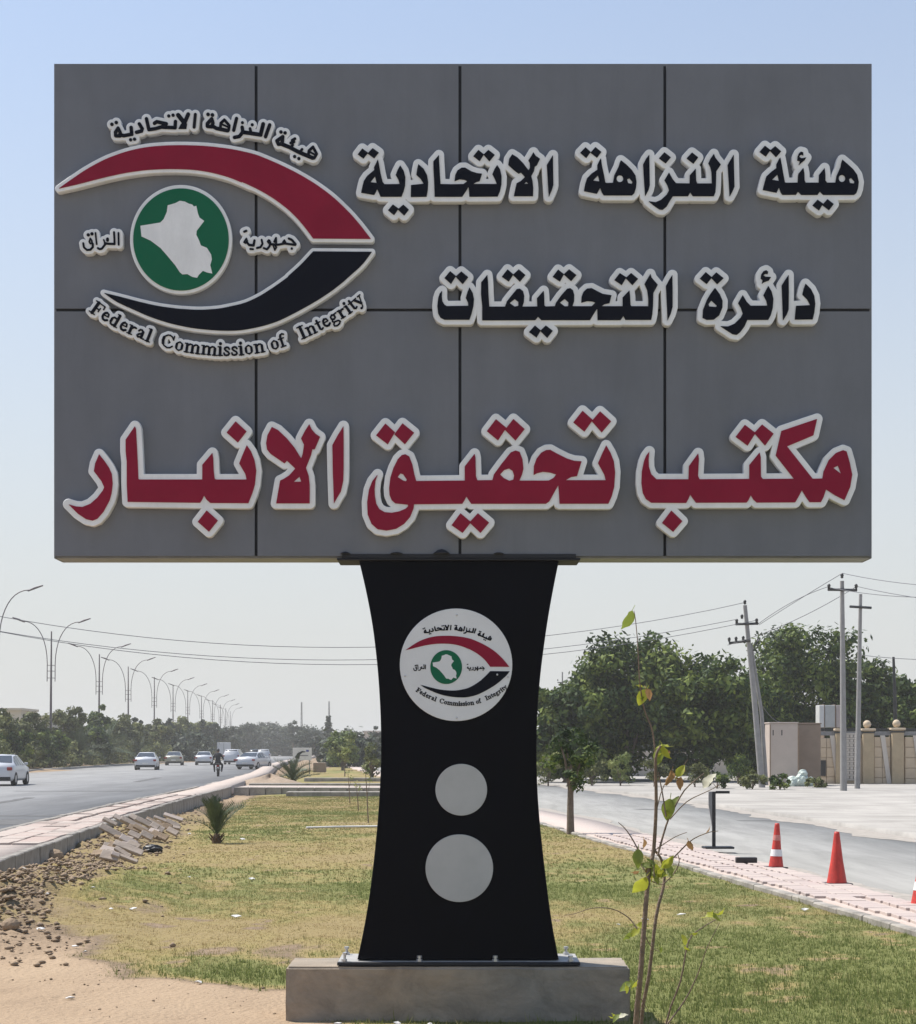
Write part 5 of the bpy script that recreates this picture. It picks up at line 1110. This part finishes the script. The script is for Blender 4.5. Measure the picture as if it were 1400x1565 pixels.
    for x in (-.80, .80):
        for y in (.85, 3.62):
            w = empty('wheel', (x, y, .32), None, None); w.parent = t
            Mx = Matrix.Rotation(R(90), 4, 'Y')
            a = MB().lathe([(.19,-.10),(.30,-.11),(.325,-.08),(.325,.08),(.30,.11),(.19,.10)], 20); a.v = [tuple(Mx @ Vector(v)) for v in a.v]; a.build('tyre', M['tyre'], w)
            b = MB().lathe([(.001,-.09),(.19,-.09),(.19,.09),(.001,.09)], 16, smooth=False); b.v = [tuple(Mx @ Vector(v)) for v in b.v]; b.build('rim', M['galv'], w)
    for s in (-1, 1): MB().box(s*.98-.08, s*.98+.08, 2.75, 2.85, .95, 1.07, ch=.02).build('mirror', paint, t)
    return t
def fix_wheels(t): pass
def put(t, px, yb, D, rz, label, z=RZ+.006):
    x = (px-CX)*D/F; t.location = (x, D, z); t.rotation_euler = (0, 0, rz); t['label'] = label
sw = car(M['carwhite']); sb_ = car(M['carbeige']); uw = car(M['carwhite'], 'suv'); ub = car(M['carblack'], 'suv')
H_ = math.atan(.11)
put(sw, -11, 1200, 80, R(3), 'nearest white car, cut off by the left edge of the photo')
c = copy_tree(sw); put(c, 222, 1178, 141, H_, 'white sedan driving away in the middle lane, left of the beige car')
put(sb_, 265, 1171, 182, H_, 'beige sedan driving away beyond the white one')
c = copy_tree(sw); put(c, 311, 1171, 184, H_, 'white sedan just left of the motorcycle')
c = copy_tree(sw); put(c, 374, 1177, 146, R(-14), 'white sedan turned to show its side, nearest of the pack right of the motorcycle')
put(uw, 353, 1171, 192, R(-2), 'white high-roofed car directly right of the motorcycle')
put(ub, 390, 1163, 245, R(8), 'dark car behind the turned white sedan')
c = copy_tree(uw); put(c, 403, 1165, 236, R(6), 'small far white car by the near kerb at the bend')
# box van
t = empty('van', ((342-CX)*262/F, 262, RZ), 'white box van far ahead above the motorcycle rider', 'van', rz=H_)
MB().box(-1.0, 1.0, 0, 3.4, .55, 2.75, ch=.04).build('cargo_box', M['carwhite'], t); MB().box(-.9, .9, 3.45, 5.0, .45, 2.1, ch=.12).build('cab', M['carwhite'], t)
for x in (-.85, .85):
    for y in (.8, 4.3):
        a = MB().lathe([(.001,-.12),(.38,-.12),(.38,.12),(.001,.12)], 16); Mx = Matrix.Rotation(R(90), 4, 'Y'); a.v = [tuple(Mx @ Vector(v)) for v in a.v]; a.build('wheel', M['tyre'], t).location = (x, y, .38)
MB().box(-.9, .9, -.03, -.005, .5, .7).build('bumper', M['black'], t); MB().box(-.02, .02, -.02, -.005, .7, 2.6).build('door_gap', M['black'], t)
# motorcycle and rider
mp = ((333-CX)*108/F, 108)
t = empty('motorcycle', (mp[0], mp[1], RZ), 'dark motorcycle ridden away along the right lane', 'motorcycle', rz=H_)
Mx = Matrix.Rotation(R(90), 4, 'Y')
for y in (0, 1.28):
    a = MB().lathe([(.20,-.045),(.29,-.06),(.31,0),(.29,.06),(.20,.045),(.20,-.045)], 20); a.v = [tuple(Mx @ Vector(v)) for v in a.v]; w = a.build('wheel', M['tyre'], t); w.location = (0, y, .31)
    b = MB().lathe([(.001,-.03),(.2,-.02),(.2,.02),(.001,.03)], 14); b.v = [tuple(Mx @ Vector(v)) for v in b.v]; b.build('rim', M['galv'], w)
MB().tube([(0,.0,.33),(0,.35,.6),(0,.8,.75),(0,1.1,.85)], [.06,.09,.1,.05], 8).tube([(0,.35,.55),(0,.7,.4)], [.14,.12], 8).build('frame', M['black'], t)
MB().box(-.13, .13, -.1, .6, .72, .82, ch=.03).build('seat', M['black'], t); MB().ball((0,.78,.86), .17, 10, (.8, 1.3, .7)).build('fuel_tank', M['carblack'], t)
MB().tube([(-.34,.92,1.05),(-.2,1.0,1.02),(.2,1.0,1.02),(.34,.92,1.05)], .02, 6).build('handlebar', M['dark_metal'], t); MB().tube([(.0,1.28,.31),(0,1.05,.95)], .035, 6).build('fork', M['dark_metal'], t)
MB().box(-.08, .08, -.16, -.11, .62, .72).build('tail_light', M['tail'], t); MB().box(-.09, .09, -.2, -.19, .46, .58).build('number_plate', M['litter'], t)
MB().tube([(.16,-.05,.38),(.16,.6,.36)], [.05,.035], 8).build('exhaust', M['galv'], t)
def skin_person(name, verts, edges, rad, mat_, parent, root=0):
    me = bpy.data.meshes.new(name); me.from_pydata(verts, edges, []); o = link(bpy.data.objects.new(name, me)); sk = o.modifiers.new('s', 'SKIN'); ss = o.modifiers.new('u', 'SUBSURF'); ss.levels = 1; ss.render_levels = 1
    for i, r in enumerate(rad): me.skin_vertices[0].data[i].radius = (r, r)
    me.skin_vertices[0].data[root].use_root = True
    bpy.context.view_layer.update(); m2 = bpy.data.meshes.new_from_object(o.evaluated_get(bpy.context.evaluated_depsgraph_get())); bpy.data.objects.remove(o)
    m2.materials.clear(); m2.materials.append(mat_); m2.name = name
    m2.polygons.foreach_set('use_smooth', [True]*len(m2.polygons)); return obj_of(m2, name, parent)
pr = empty('person', (mp[0], mp[1], RZ), 'rider in dark clothes seated on the motorcycle, seen from behind', 'person', rz=H_)
vb = [(0,.28,.86),(0,.30,1.08),(0,.36,1.34),(0,.40,1.46),(-.17,.38,1.38),(-.30,.55,1.18),(-.31,.86,1.07),(.17,.38,1.38),(.30,.55,1.18),(.31,.86,1.07),(-.11,.32,.84),(-.26,.70,.74),(-.22,.50,.34),(-.22,.66,.30),(.11,.32,.84),(.26,.70,.74),(.22,.50,.34),(.22,.66,.30)]
eb = [(0,1),(1,2),(2,3),(2,4),(4,5),(5,6),(2,7),(7,8),(8,9),(0,10),(10,11),(11,12),(12,13),(0,14),(14,15),(15,16),(16,17)]
skin_person('body', vb, eb, [.15,.14,.16,.06,.08,.055,.04,.08,.055,.04,.11,.075,.05,.04,.11,.075,.05,.04], M['cloth'], pr)
hd = MB().ball((0,.44,1.60), .105, 12, (.85,1,1.15)).build('head', M['skin'], pr)
MB().ball((0,.42,1.64), .112, 12, (.9,1,1.0)).build('hair', M['black'], pr)

# ------------------------------------------------------------------ cones, stand, block
def cone(x, y, z, h, r, band, label, rot=0, lean=(0, 0)):
    t = empty('traffic_cone', (x, y, z), label, 'traffic cone', 'traffic cones along the side road'); t.rotation_euler = (lean[0], lean[1], rot)
    MB().lathe([(r, .025), (r*.96, .05), (r*.62, h*.45), (.035, h*.96), (.03, h), (.001, h)], 28).build('cone_body', M['cone'], t)
    b = MB().box(-r*1.25, r*1.25, -r*1.25, r*1.25, .002, .024, ch=.008); b.build('base', M['black'], t)
    if band:
        z0, z1_ = h*.27, h*.42; rr = lambda z: r*.96+(r*.62-r*.96)*(z-.05)/(h*.45-.05)
        MB().lathe([(rr(z0)+.003, z0), (rr(z1_)+.003, z1_)], 28).build('white_band', M['conew'], t)
        z0, z1_ = h*.62, h*.74; MB().lathe([(r*.62+(.035-r*.62)*(z0/h-.45)/.51+.003, z0), (r*.62+(.035-r*.62)*(z1_/h-.45)/.51+.003, z1_)], 28).build('white_band', M['coneg'], t)
    return t
M['coneg'] = mat('worn_band', (.60,.22,.19), rough=.5, var=.2, scale=30)
p = gnd(1186, 1327, .03); cone(p.x, p.y, .03, .64, .105, True, 'red traffic cone with a white band, standing behind the foreground sapling twigs', .3, (0, .03))
p = gnd(1279, 1352, .03); cone(p.x, p.y, .03, .66, .125, False, 'plain red traffic cone beside the pink walkway', .15)
p = gnd(1411, 1384, .03); cone(p.x, p.y, .03, .62, .13, True, 'red traffic cone cut off by the right edge of the photo', .4)
# black stand
p = gnd(1091, 1299, .02); t = empty('post_stand', (p.x, p.y, .045), 'black metal post on a flat foot with a short top arm, left of the cones', 'post')
k = p.y/F
MB().box(-17*k, 31*k*.95, -.16, .16, .0, .035, ch=.01).build('foot', M['black'], t)
MB().box(-.028, .028, -.028, .028, .035, 87*k, ch=.004).build('post', M['black'], t)
MB().box(.032, 24*k, -.028, .028, 84*k, 88*k, ch=.004).build('arm', M['black'], t)
m = MB(); m.add([(-8*k,-.03,87*k),(-.032,-.03,87*k),(-.032,-.03,34*k),(-8*k,-.03,66*k),(-8*k,.03,87*k),(-.032,.03,87*k),(-.032,.03,34*k),(-8*k,.03,66*k)], [(0,3,2,1),(4,5,6,7),(0,1,5,4),(1,2,6,5),(2,3,7,6),(3,0,4,7)]); m.build('side_plate', M['frame'], t)
p = gnd(1140.5, 1320, .04); o = MB().box(-.155, .155, -.05, .05, 0, .082, ch=.008).build('black_block', M['black']); o.location = (p.x, p.y, .052); tag(o, 'short black block lying on the pink walkway left of the banded cone', 'block')

# roadside board, box, pallets
D = 118; t = empty('roadside_board', ((462-CX)*D/F, D, 0), 'small white roadside board with dark sweeping print on the far median', 'sign board'); k = D/F
zb, zt = EYE-(1162-HY)*k, EYE-(1143-HY)*k
MB().box(-14.5*k, 14.5*k, -.03, .03, zb, zt, ch=.01).build('board', M['litter'], t)
for x in (-11*k, 11*k): MB().tube([(x, 0, 0), (x, 0, zb)], .035, 6).build('leg', M['frame'], t)
a = MB(); pts = [(-8,-16),(-5,-9),(0,-6),(5,-6)]
a.tube([(x*k, -.036, zt+y*k) for x, y in pts], [.16, .10, .06, .03], 6); a.v = [(v[0], -.034-.002*(v[1] < -.036), v[2]) for v in a.v]; a.build('print', M['dark_metal'], t)
MB().box(6*k, 10*k, -.037, -.031, zt-6*k, zt-3*k).build('print', mat('print_blue', (.08,.10,.30), var=0), t)
MB().box(-4*k, 9*k, -.037, -.031, zt-12.5*k, zt-11*k).build('print', M['frame'], t)
D = 122; k = D/F; o = MB().box(-9.5*k, 9.5*k, 0, .8, 0, 15*k, ch=.03).build('dark_box', M['kioskb']); o.location = ((488-CX)*k, D, .08); tag(o, 'dark brown metal box right of the small roadside board', 'box')

# saplings on the median by the pillar
for px, yb, yt, lb in [(535,1228,1180,'thin brown sapling stake, leftmost of three left of the pillar'),(548,1239,1196,'thin forked sapling stake, middle of three left of the pillar'),(563,1258,1176,'thin tallest sapling stake, nearest the pillar')]:
    p = gnd(px, yb); h = (yb-yt)*p.y/F; t = empty('sapling', (p.x, p.y, gz(p.x, p.y)), lb, 'sapling', 'young saplings left of the pillar')
    MB().tube([(0,0,-.03),(-.03,0,h*.5),(-.07,0,h)], [.016,.012,.006], 6).tube([(-.03,0,h*.5),(.05,.03,h*.8)], [.008,.004], 5).build('stem', M['stem'], t)
    rr = np.random.default_rng(int(px)); V, Q_, T_ = leaf_cloud([(-.07,0,h*.95),(.03,.02,h*.8)], [.12,.09], 12, .035, px); obj_of(mesh_np('leaves', V, Q_, M['leafL'], T_), 'leaves', t)
D = 108; p = at(527, 1145, D); t = tree('sapling', p.x, D, 0, 1.72+(1145-1150)*D/F+.6, 1.0, M['ygleafc'] if 'ygleafc' in M else M['leafL'], 'yellow-leaved sapling standing beyond the crossing path', 'sapling', trunk=.4, seed=300, n=10, per=40, leaf=.07, tr=.03, clump=.3, tmean=.9)

# white pipe on the lawn, bare patches
p0, p1 = gnd(468, 1267), gnd(578, 1265); o = MB().tube([p0+Vector((0,0,.03)), p0.lerp(p1, .45)+Vector((0,0,.035)), p0.lerp(p1, .55)+Vector((0,.1,.03)), p1+Vector((0,0,.03))], .022, 6).build('pipe', M['litter']); tag(o, 'thin pale pipe lying across the dry lawn', 'pipe')

# broken slabs by the kerb
slots = [(178,1275,62,-38,.95),(190,1262,44,-36,.9),(205,1266,50,-37,.9),(222,1270,46,-35,.85),(196,1290,52,-30,.9),(168,1292,34,-15,.6),(228,1262,52,-37,.95),(240,1256,40,-33,.8),(212,1255,38,-38,.85),(252,1250,40,-30,.7),(186,1301,58,-28,1.0),(150,1296,22,5,.6),(205,1285,24,-30,.5),(265,1246,34,-25,.6),(168,1268,26,-35,.7),(244,1270,30,-32,.6)]
rs = random.Random(5)
slots += [(158+110*u+rs.uniform(-10, 22), 1300-52*u+rs.uniform(-8, 6), rs.uniform(14, 36), rs.uniform(-42, -12), .6) for u in [k/23 for k in range(24)]]
for i, (px, py, wp, an, sc_) in enumerate(slots):
    p = gnd(px, py+6, .12); k = p.y/F; L = wp*k*.9; hw = random.uniform(.03, .085)
    o = MB().box(-L/2, L/2, -hw, hw, -.03, .03, ch=.008).build('broken_slab', M[['slab','paver','slab','clod'][i % 4]])
    o.location = (p.x, p.y, gz(p.x, p.y)+.07+.10*math.sin(math.radians(-an))); o.rotation_euler = (R(random.uniform(25, 50)), R(-an*.72), R(random.uniform(-25, 5)))
    tag(o, 'pale broken paving slab leaning in the rubble below the kerb', 'broken slab', 'broken slabs tipped down from the pavement')
for px, py, s, lb in [(70,1322,.17,'rounded brown boulder half buried against the kerb stones'),(83,1318,.15,'second grey-brown boulder leaning on the kerb stones, right of the first'),(142,1291,.17,'square-topped chunk of masonry at the left end of the slab rubble'),(16,1437,.09,'dark stone on the bare soil near the left edge')]:
    p = gnd(px, py); bm = bmesh.new(); bmesh.ops.create_icosphere(bm, subdivisions=2, radius=s)
    for v in bm.verts: v.co *= 1+.35*(float(fbm(v.co.x*9+px, v.co.y*9+v.co.z*7))-.5); v.co.z *= .75
    me = bpy.data.meshes.new('rock'); bm.to_mesh(me); bm.free(); me.materials.append(M['slab'] if px == 142 else M['clod']); o = obj_of(me, 'rock'); o.location = (p.x, p.y, gz(p.x, p.y)+s*.45); tag(o, lb, 'rock')
p = gnd(234, 1301); bm = bmesh.new(); bmesh.ops.create_icosphere(bm, subdivisions=3, radius=.13)
for v in bm.verts: v.co *= 1+.7*(float(fbm(v.co.x*14, v.co.y*14+v.co.z*11))-.5); v.co.z *= .6; v.co.x *= 1.35
me = bpy.data.meshes.new('rubbish_bag'); bm.to_mesh(me); bm.free(); me.materials.append(M['black']); o = obj_of(me, 'rubbish_bag'); o.location = (p.x, p.y, gz(p.x, p.y)+.06); tag(o, 'crumpled black plastic bag at the foot of the slab rubble', 'bag')
p = gnd(1222, 1203); t = empty('rubbish_heap', (p.x, p.y, 0), 'pale green plastic sacks heaped before the brown kiosk', 'rubbish')
for dx, dz, s in ((-.3,.2,.3),(.1,.28,.34),(.5,.2,.27),(.15,.6,.2)):
    bm = bmesh.new(); bmesh.ops.create_icosphere(bm, subdivisions=3, radius=s)
    for v in bm.verts: v.co *= 1+.6*(float(fbm(v.co.x*7+dx*9, v.co.y*7+v.co.z*6))-.5)
    me = bpy.data.meshes.new('sack'); bm.to_mesh(me); bm.free(); me.materials.append(M['bag']); o = obj_of(me, 'sack', t); o.location = (dx, 0, dz)
# litter
LIT = [(34,1357,.05),(76,1354,.035),(108,1377,.04),(143,1383,.03),(72,1398,.03),(203,1399,.045),(115,1455,.03),(130,1461,.025),(170,1400,.03),(385,1345,.05),(362,1400,.055),(289,1345,.025),(62,1432,.05),(2,1412,.04),(108,1364,.02),(107,1524,.03),(304,1502,.03),(516,1563,.03),(608,1562,.03),(656,1562,.02),(112,1371,.03),(1230,1389,.05),(985,1402,.04),(1040,1397,.05),(945,1410,.02),(289,1272,.05),(371,1283,.05)]
LN = []
for px, py, s in LIT:
    a = 'right of the pillar' if px > 850 else 'in front of the plinth' if py > 1555 else 'near the small palm' if py < 1300 else 'on the soil bank by the kerb' if px < 150 and py < 1420 else 'on the bare sand' if py > 1425 and px < 320 else 'on the lawn left of the pillar'
    LN.append('white scrap of litter '+a)
for k_ in set(LN):
    ii = sorted([i for i, n_ in enumerate(LN) if n_ == k_], key=lambda i: LIT[i][0]); ORD = ['leftmost','second from the left','third from the left','fourth from the left','fifth from the left','sixth from the left','seventh from the left','eighth from the left','ninth from the left','tenth from the left']
    for j, i in enumerate(ii):
        if len(ii) > 1: LN[i] = 'white scrap of litter '+k_[22:]+', '+ORD[j]
for i, (px, py, s) in enumerate(LIT):
    p = gnd(px, py, .02); rr = random.Random(i); V = [(math.cos(a)*s*rr.uniform(.5, 1.2), math.sin(a)*s*rr.uniform(.4, .8), rr.uniform(0, .5)*s) for a in np.linspace(0, math.tau, 8)[:-1]]+[(0, 0, s*.55)]
    m = MB().add(V+[(x, y, z-.006) for x, y, z in V[:7]], [(i_, (i_+1) % 7, 7) for i_ in range(7)]+[(i_+8, 8+(i_+1) % 7, (i_+1) % 7, i_) for i_ in range(7)]+[tuple(range(14, 7, -1))])
    o = m.build('litter_scrap', M['litter']); o.location = (p.x, p.y, gz(p.x, p.y)+.012); tag(o, LN[i], 'litter', 'white scraps of litter')

# ------------------------------------------------------------------ foreground sapling: stems and every leaf traced into its own depth
DS = 6.0
sap = empty('sapling', at(975, 1900, DS), 'bare-stemmed young sapling with a few yellow-green leaves close to the camera, right of the plinth', 'sapling')
sap.location = (at(975, 1145, DS).x, DS, 0)
q0 = Vector(sap.location); dep = {}
def sp(px, py, dd=0): return at(px, py, DS+dd)-q0
def stem(pts, r0, r1, dd=0, name='stem'):
    P_ = [sp(x, y, dd+.02*math.sin(i*1.3)) for i, (x, y) in enumerate(pts)]
    Q2 = []
    for i in range(len(P_)-1):
        for u in (0, .34, .67):
            a, b, c, d = P_[max(0, i-1)], P_[i], P_[i+1], P_[min(len(P_)-1, i+2)]
            Q2.append(.5*((2*b)+(c-a)*u+(2*a-5*b+4*c-d)*u*u+(3*b-a-3*c+d)*u**3))
    Q2.append(P_[-1]); n = len(Q2)
    MB().tube(Q2, [.70*(r0+(r1-r0)*i/(n-1)) for i in range(n)], 8).build(name, M['stem'], sap)
stem([(972,1892),(968,1700),(972,1565),(978,1500),(985,1410),(992,1330),(999,1300),(1003,1225),(1002,1160),(1010,1140)], .017, .006)
stem([(982,1892),(985,1700),(980,1565),(992,1490),(1003,1400),(1014,1355),(1015,1330),(1010,1312),(1001,1300)], .011, .006, .05)
stem([(1003,1180),(998,1120),(985,1085),(978,1045),(976,1010),(974,975),(971,945),(969,934)], .0045, .0016, .02, 'twig')
stem([(1005,1308),(1018,1262),(1028,1240),(1046,1208),(1066,1190),(1076,1182)], .0055, .002, .0, 'twig')
stem([(1024,1252),(1050,1225),(1080,1210),(1100,1200)], .0035, .0015, .02, 'twig')
stem([(1016,1325),(1040,1300),(1060,1282),(1084,1272),(1098,1270)], .0045, .0015, .02, 'twig')
stem([(1013,1352),(1030,1335),(1038,1318),(1036,1306)], .0035, .002, .03, 'twig')
stem([(1018,1248),(1012,1210),(1006,1180)], .004, .0025, -.02, 'twig')
stem([(1000,1300),(1030,1280),(1050,1272)], .003, .0015, .03, 'twig')
stem([(975,1298),(965,1280),(955,1266),(945,1257)], .004, .0015, .0, 'twig')
stem([(985,1330),(975,1312),(972,1298)], .004, .003, .0, 'twig')
stem([(992,1345),(1004,1350),(1014,1352)], .003, .003, .03, 'twig')
stem([(974,1420),(960,1402),(935,1389),(905,1388),(880,1396),(862,1399)], .0035, .001, .0, 'twig')
stem([(986,1430),(996,1448),(1010,1455)], .003, .001, .0, 'twig')
stem([(975,1520),(985,1535),(992,1548)], .003, .001, .0, 'twig')
stem([(990,1892),(1000,1700),(1018,1565),(1040,1500),(1052,1440),(1070,1420),(1095,1405)], .007, .002, .12, 'twig')
stem([(1020,1565),(1046,1530),(1066,1490),(1080,1450),(1100,1410)], .005, .0015, .1, 'twig')
stem([(1000,1340),(998,1290),(1000,1262)], .003, .002, -.02, 'twig')
stem([(1003,1240),(1015,1200),(1040,1175),(1052,1160)], .0028, .0012, .05, 'twig')
def leaf_mesh(L, Wd, fold, curl, material, seed):
    m = MB(); n = 7; rr = random.Random(seed); V = []
    for i in range(n+1):
        t = i/n; w = Wd*.5*math.sin(math.pi*min(1, t*.97+.02))**.7*(1.15-.5*t); z = -curl*L*t*t
        V += [(-w, L*t, z+fold*w+rr.uniform(-.10, .10)*Wd), (0, L*t, z+rr.uniform(-.03, .03)*Wd), (w, L*t, z+fold*w+rr.uniform(-.10, .10)*Wd)]
    m.add(V, [(i*3+k, i*3+k+1, (i+1)*3+k+1, (i+1)*3+k) for i in range(n) for k in (0, 1)], True)
    m.add([(-.0012, -L*.28, L*.05), (.0012, -L*.28, L*.05), (.0012, 0, 0), (-.0012, 0, 0)], [(0,1,2,3)])
    me = bpy.data.meshes.new('leaf'); me.from_pydata(m.v, [], m.f); me.polygons.foreach_set('use_smooth', m.sm); me.materials.append(material); me.update(); return me
# px, py centre, length px, direction (deg, image plane, 0 = right, 90 = up), kind, tilt
LV = [(960,948,30,-112,'g',40),(981,1066,26,-120,'y',20),(992,1062,20,-60,'d',30),(1013,1140,19,175,'y',70),(1006,1156,30,-95,'g',30),(1017,1150,22,-70,'y',55),(1040,1178,20,60,'y',20),(1039,1198,20,-100,'d',40),(1024,1190,24,-100,'d',35),
 (1021,1238,32,-100,'g',15),(1031,1226,20,70,'g',45),(975,1312,26,-95,'g',15),(1083,1192,26,60,'w',50),(1055,1293,16,-70,'d',30),(985,1290,14,-80,'d',40),(992,1335,22,-120,'g',45),(1004,1330,20,-60,'y',30),(1021,1318,24,40,'y',25),(1024,1330,22,-60,'g',40),
 (1003,1342,20,-90,'g',50),(978,1354,32,-122,'y',20),(988,1322,18,160,'g',35),(1088,1398,20,20,'y',55),(1095,1402,16,-60,'g',60),(982,1414,16,0,'y',35),(970,1425,18,-145,'y',30),(958,1432,16,-120,'g',35),(955,1508,22,-150,'g',40),(966,1506,16,-70,'g',50),(941,1556,14,-140,'g',50),(952,1552,14,30,'w',60),(1046,1436,16,100,'y',40),(1010,1452,10,-70,'g',40),(1012,1338,18,-20,'y',55),(1082,1270,10,-110,'d',60),(996,1318,16,120,'g',60)]
for i_ in range(26):      # small buds and new leaves near the joints
    bx_, by_ = [(1003,1342),(985,1330),(1015,1335),(1013,1150),(1040,1185),(978,1420),(1022,1235),(980,1060),(958,1510),(948,1552),(1090,1400),(1050,1440)][i_ % 12]
    LV.append((bx_+random.uniform(-13, 13), by_+random.uniform(-13, 13), random.uniform(6, 13), random.uniform(-160, 20), random.choice('yygd'), random.uniform(0, 70)))
KM = {'y': M['ygleaf'], 'g': M['gleaf'], 'd': M['dleaf'], 'w': mat('pale_leaf', (.45,.43,.32), rough=.7, var=.2, scale=12)}
for i, (px, py, lp, an, kd, tl) in enumerate(LV):
    k = DS/F; L = lp*k*1.08; me = leaf_mesh(L, L*.66, .35, .25, KM[kd], i)
    o = obj_of(me, 'leaf', sap)
    if kd in 'dw': o['label'] = 'withered leaf'
    a = R(an); mid = sp(px, py, .02*math.sin(i*2.1)); d = Vector((math.cos(a), .25*math.sin(i), math.sin(a))).normalized()
    side = Vector((-d.z, 0, d.x)).normalized(); nrm = d.cross(side).normalized(); rt = Matrix.Rotation(R(tl*(1 if i % 2 else -1)), 3, d); side = rt @ side; nrm = rt @ nrm
    B_ = Matrix((side, d, nrm)).transposed().to_4x4(); o.matrix_local = Matrix.Translation(mid-d*L/2) @ B_

# ------------------------------------------------------------------ haze over the far road and trees
HZ = bpy.data.materials.new('haze_air'); HZ.use_nodes = True; n = HZ.node_tree.nodes; n.clear()
vo = n.new('ShaderNodeVolumePrincipled'); vo.inputs['Color'].default_value = (.95, .93, .89, 1); vo.inputs['Density'].default_value = HAZE; vo.inputs['Anisotropy'].default_value = .2
oo = n.new('ShaderNodeOutputMaterial'); HZ.node_tree.links.new(vo.outputs[0], oo.inputs['Volume'])
hz = MB().box(-1700, 1700, -300, 2100, -1.3, 24).build('haze', HZ); tag(hz, 'thin dusty haze in the air', kind='stuff')

for o in SC.objects:
    if o.parent is None and o.get('category') and not o.get('kind'): o['kind'] = 'thing'
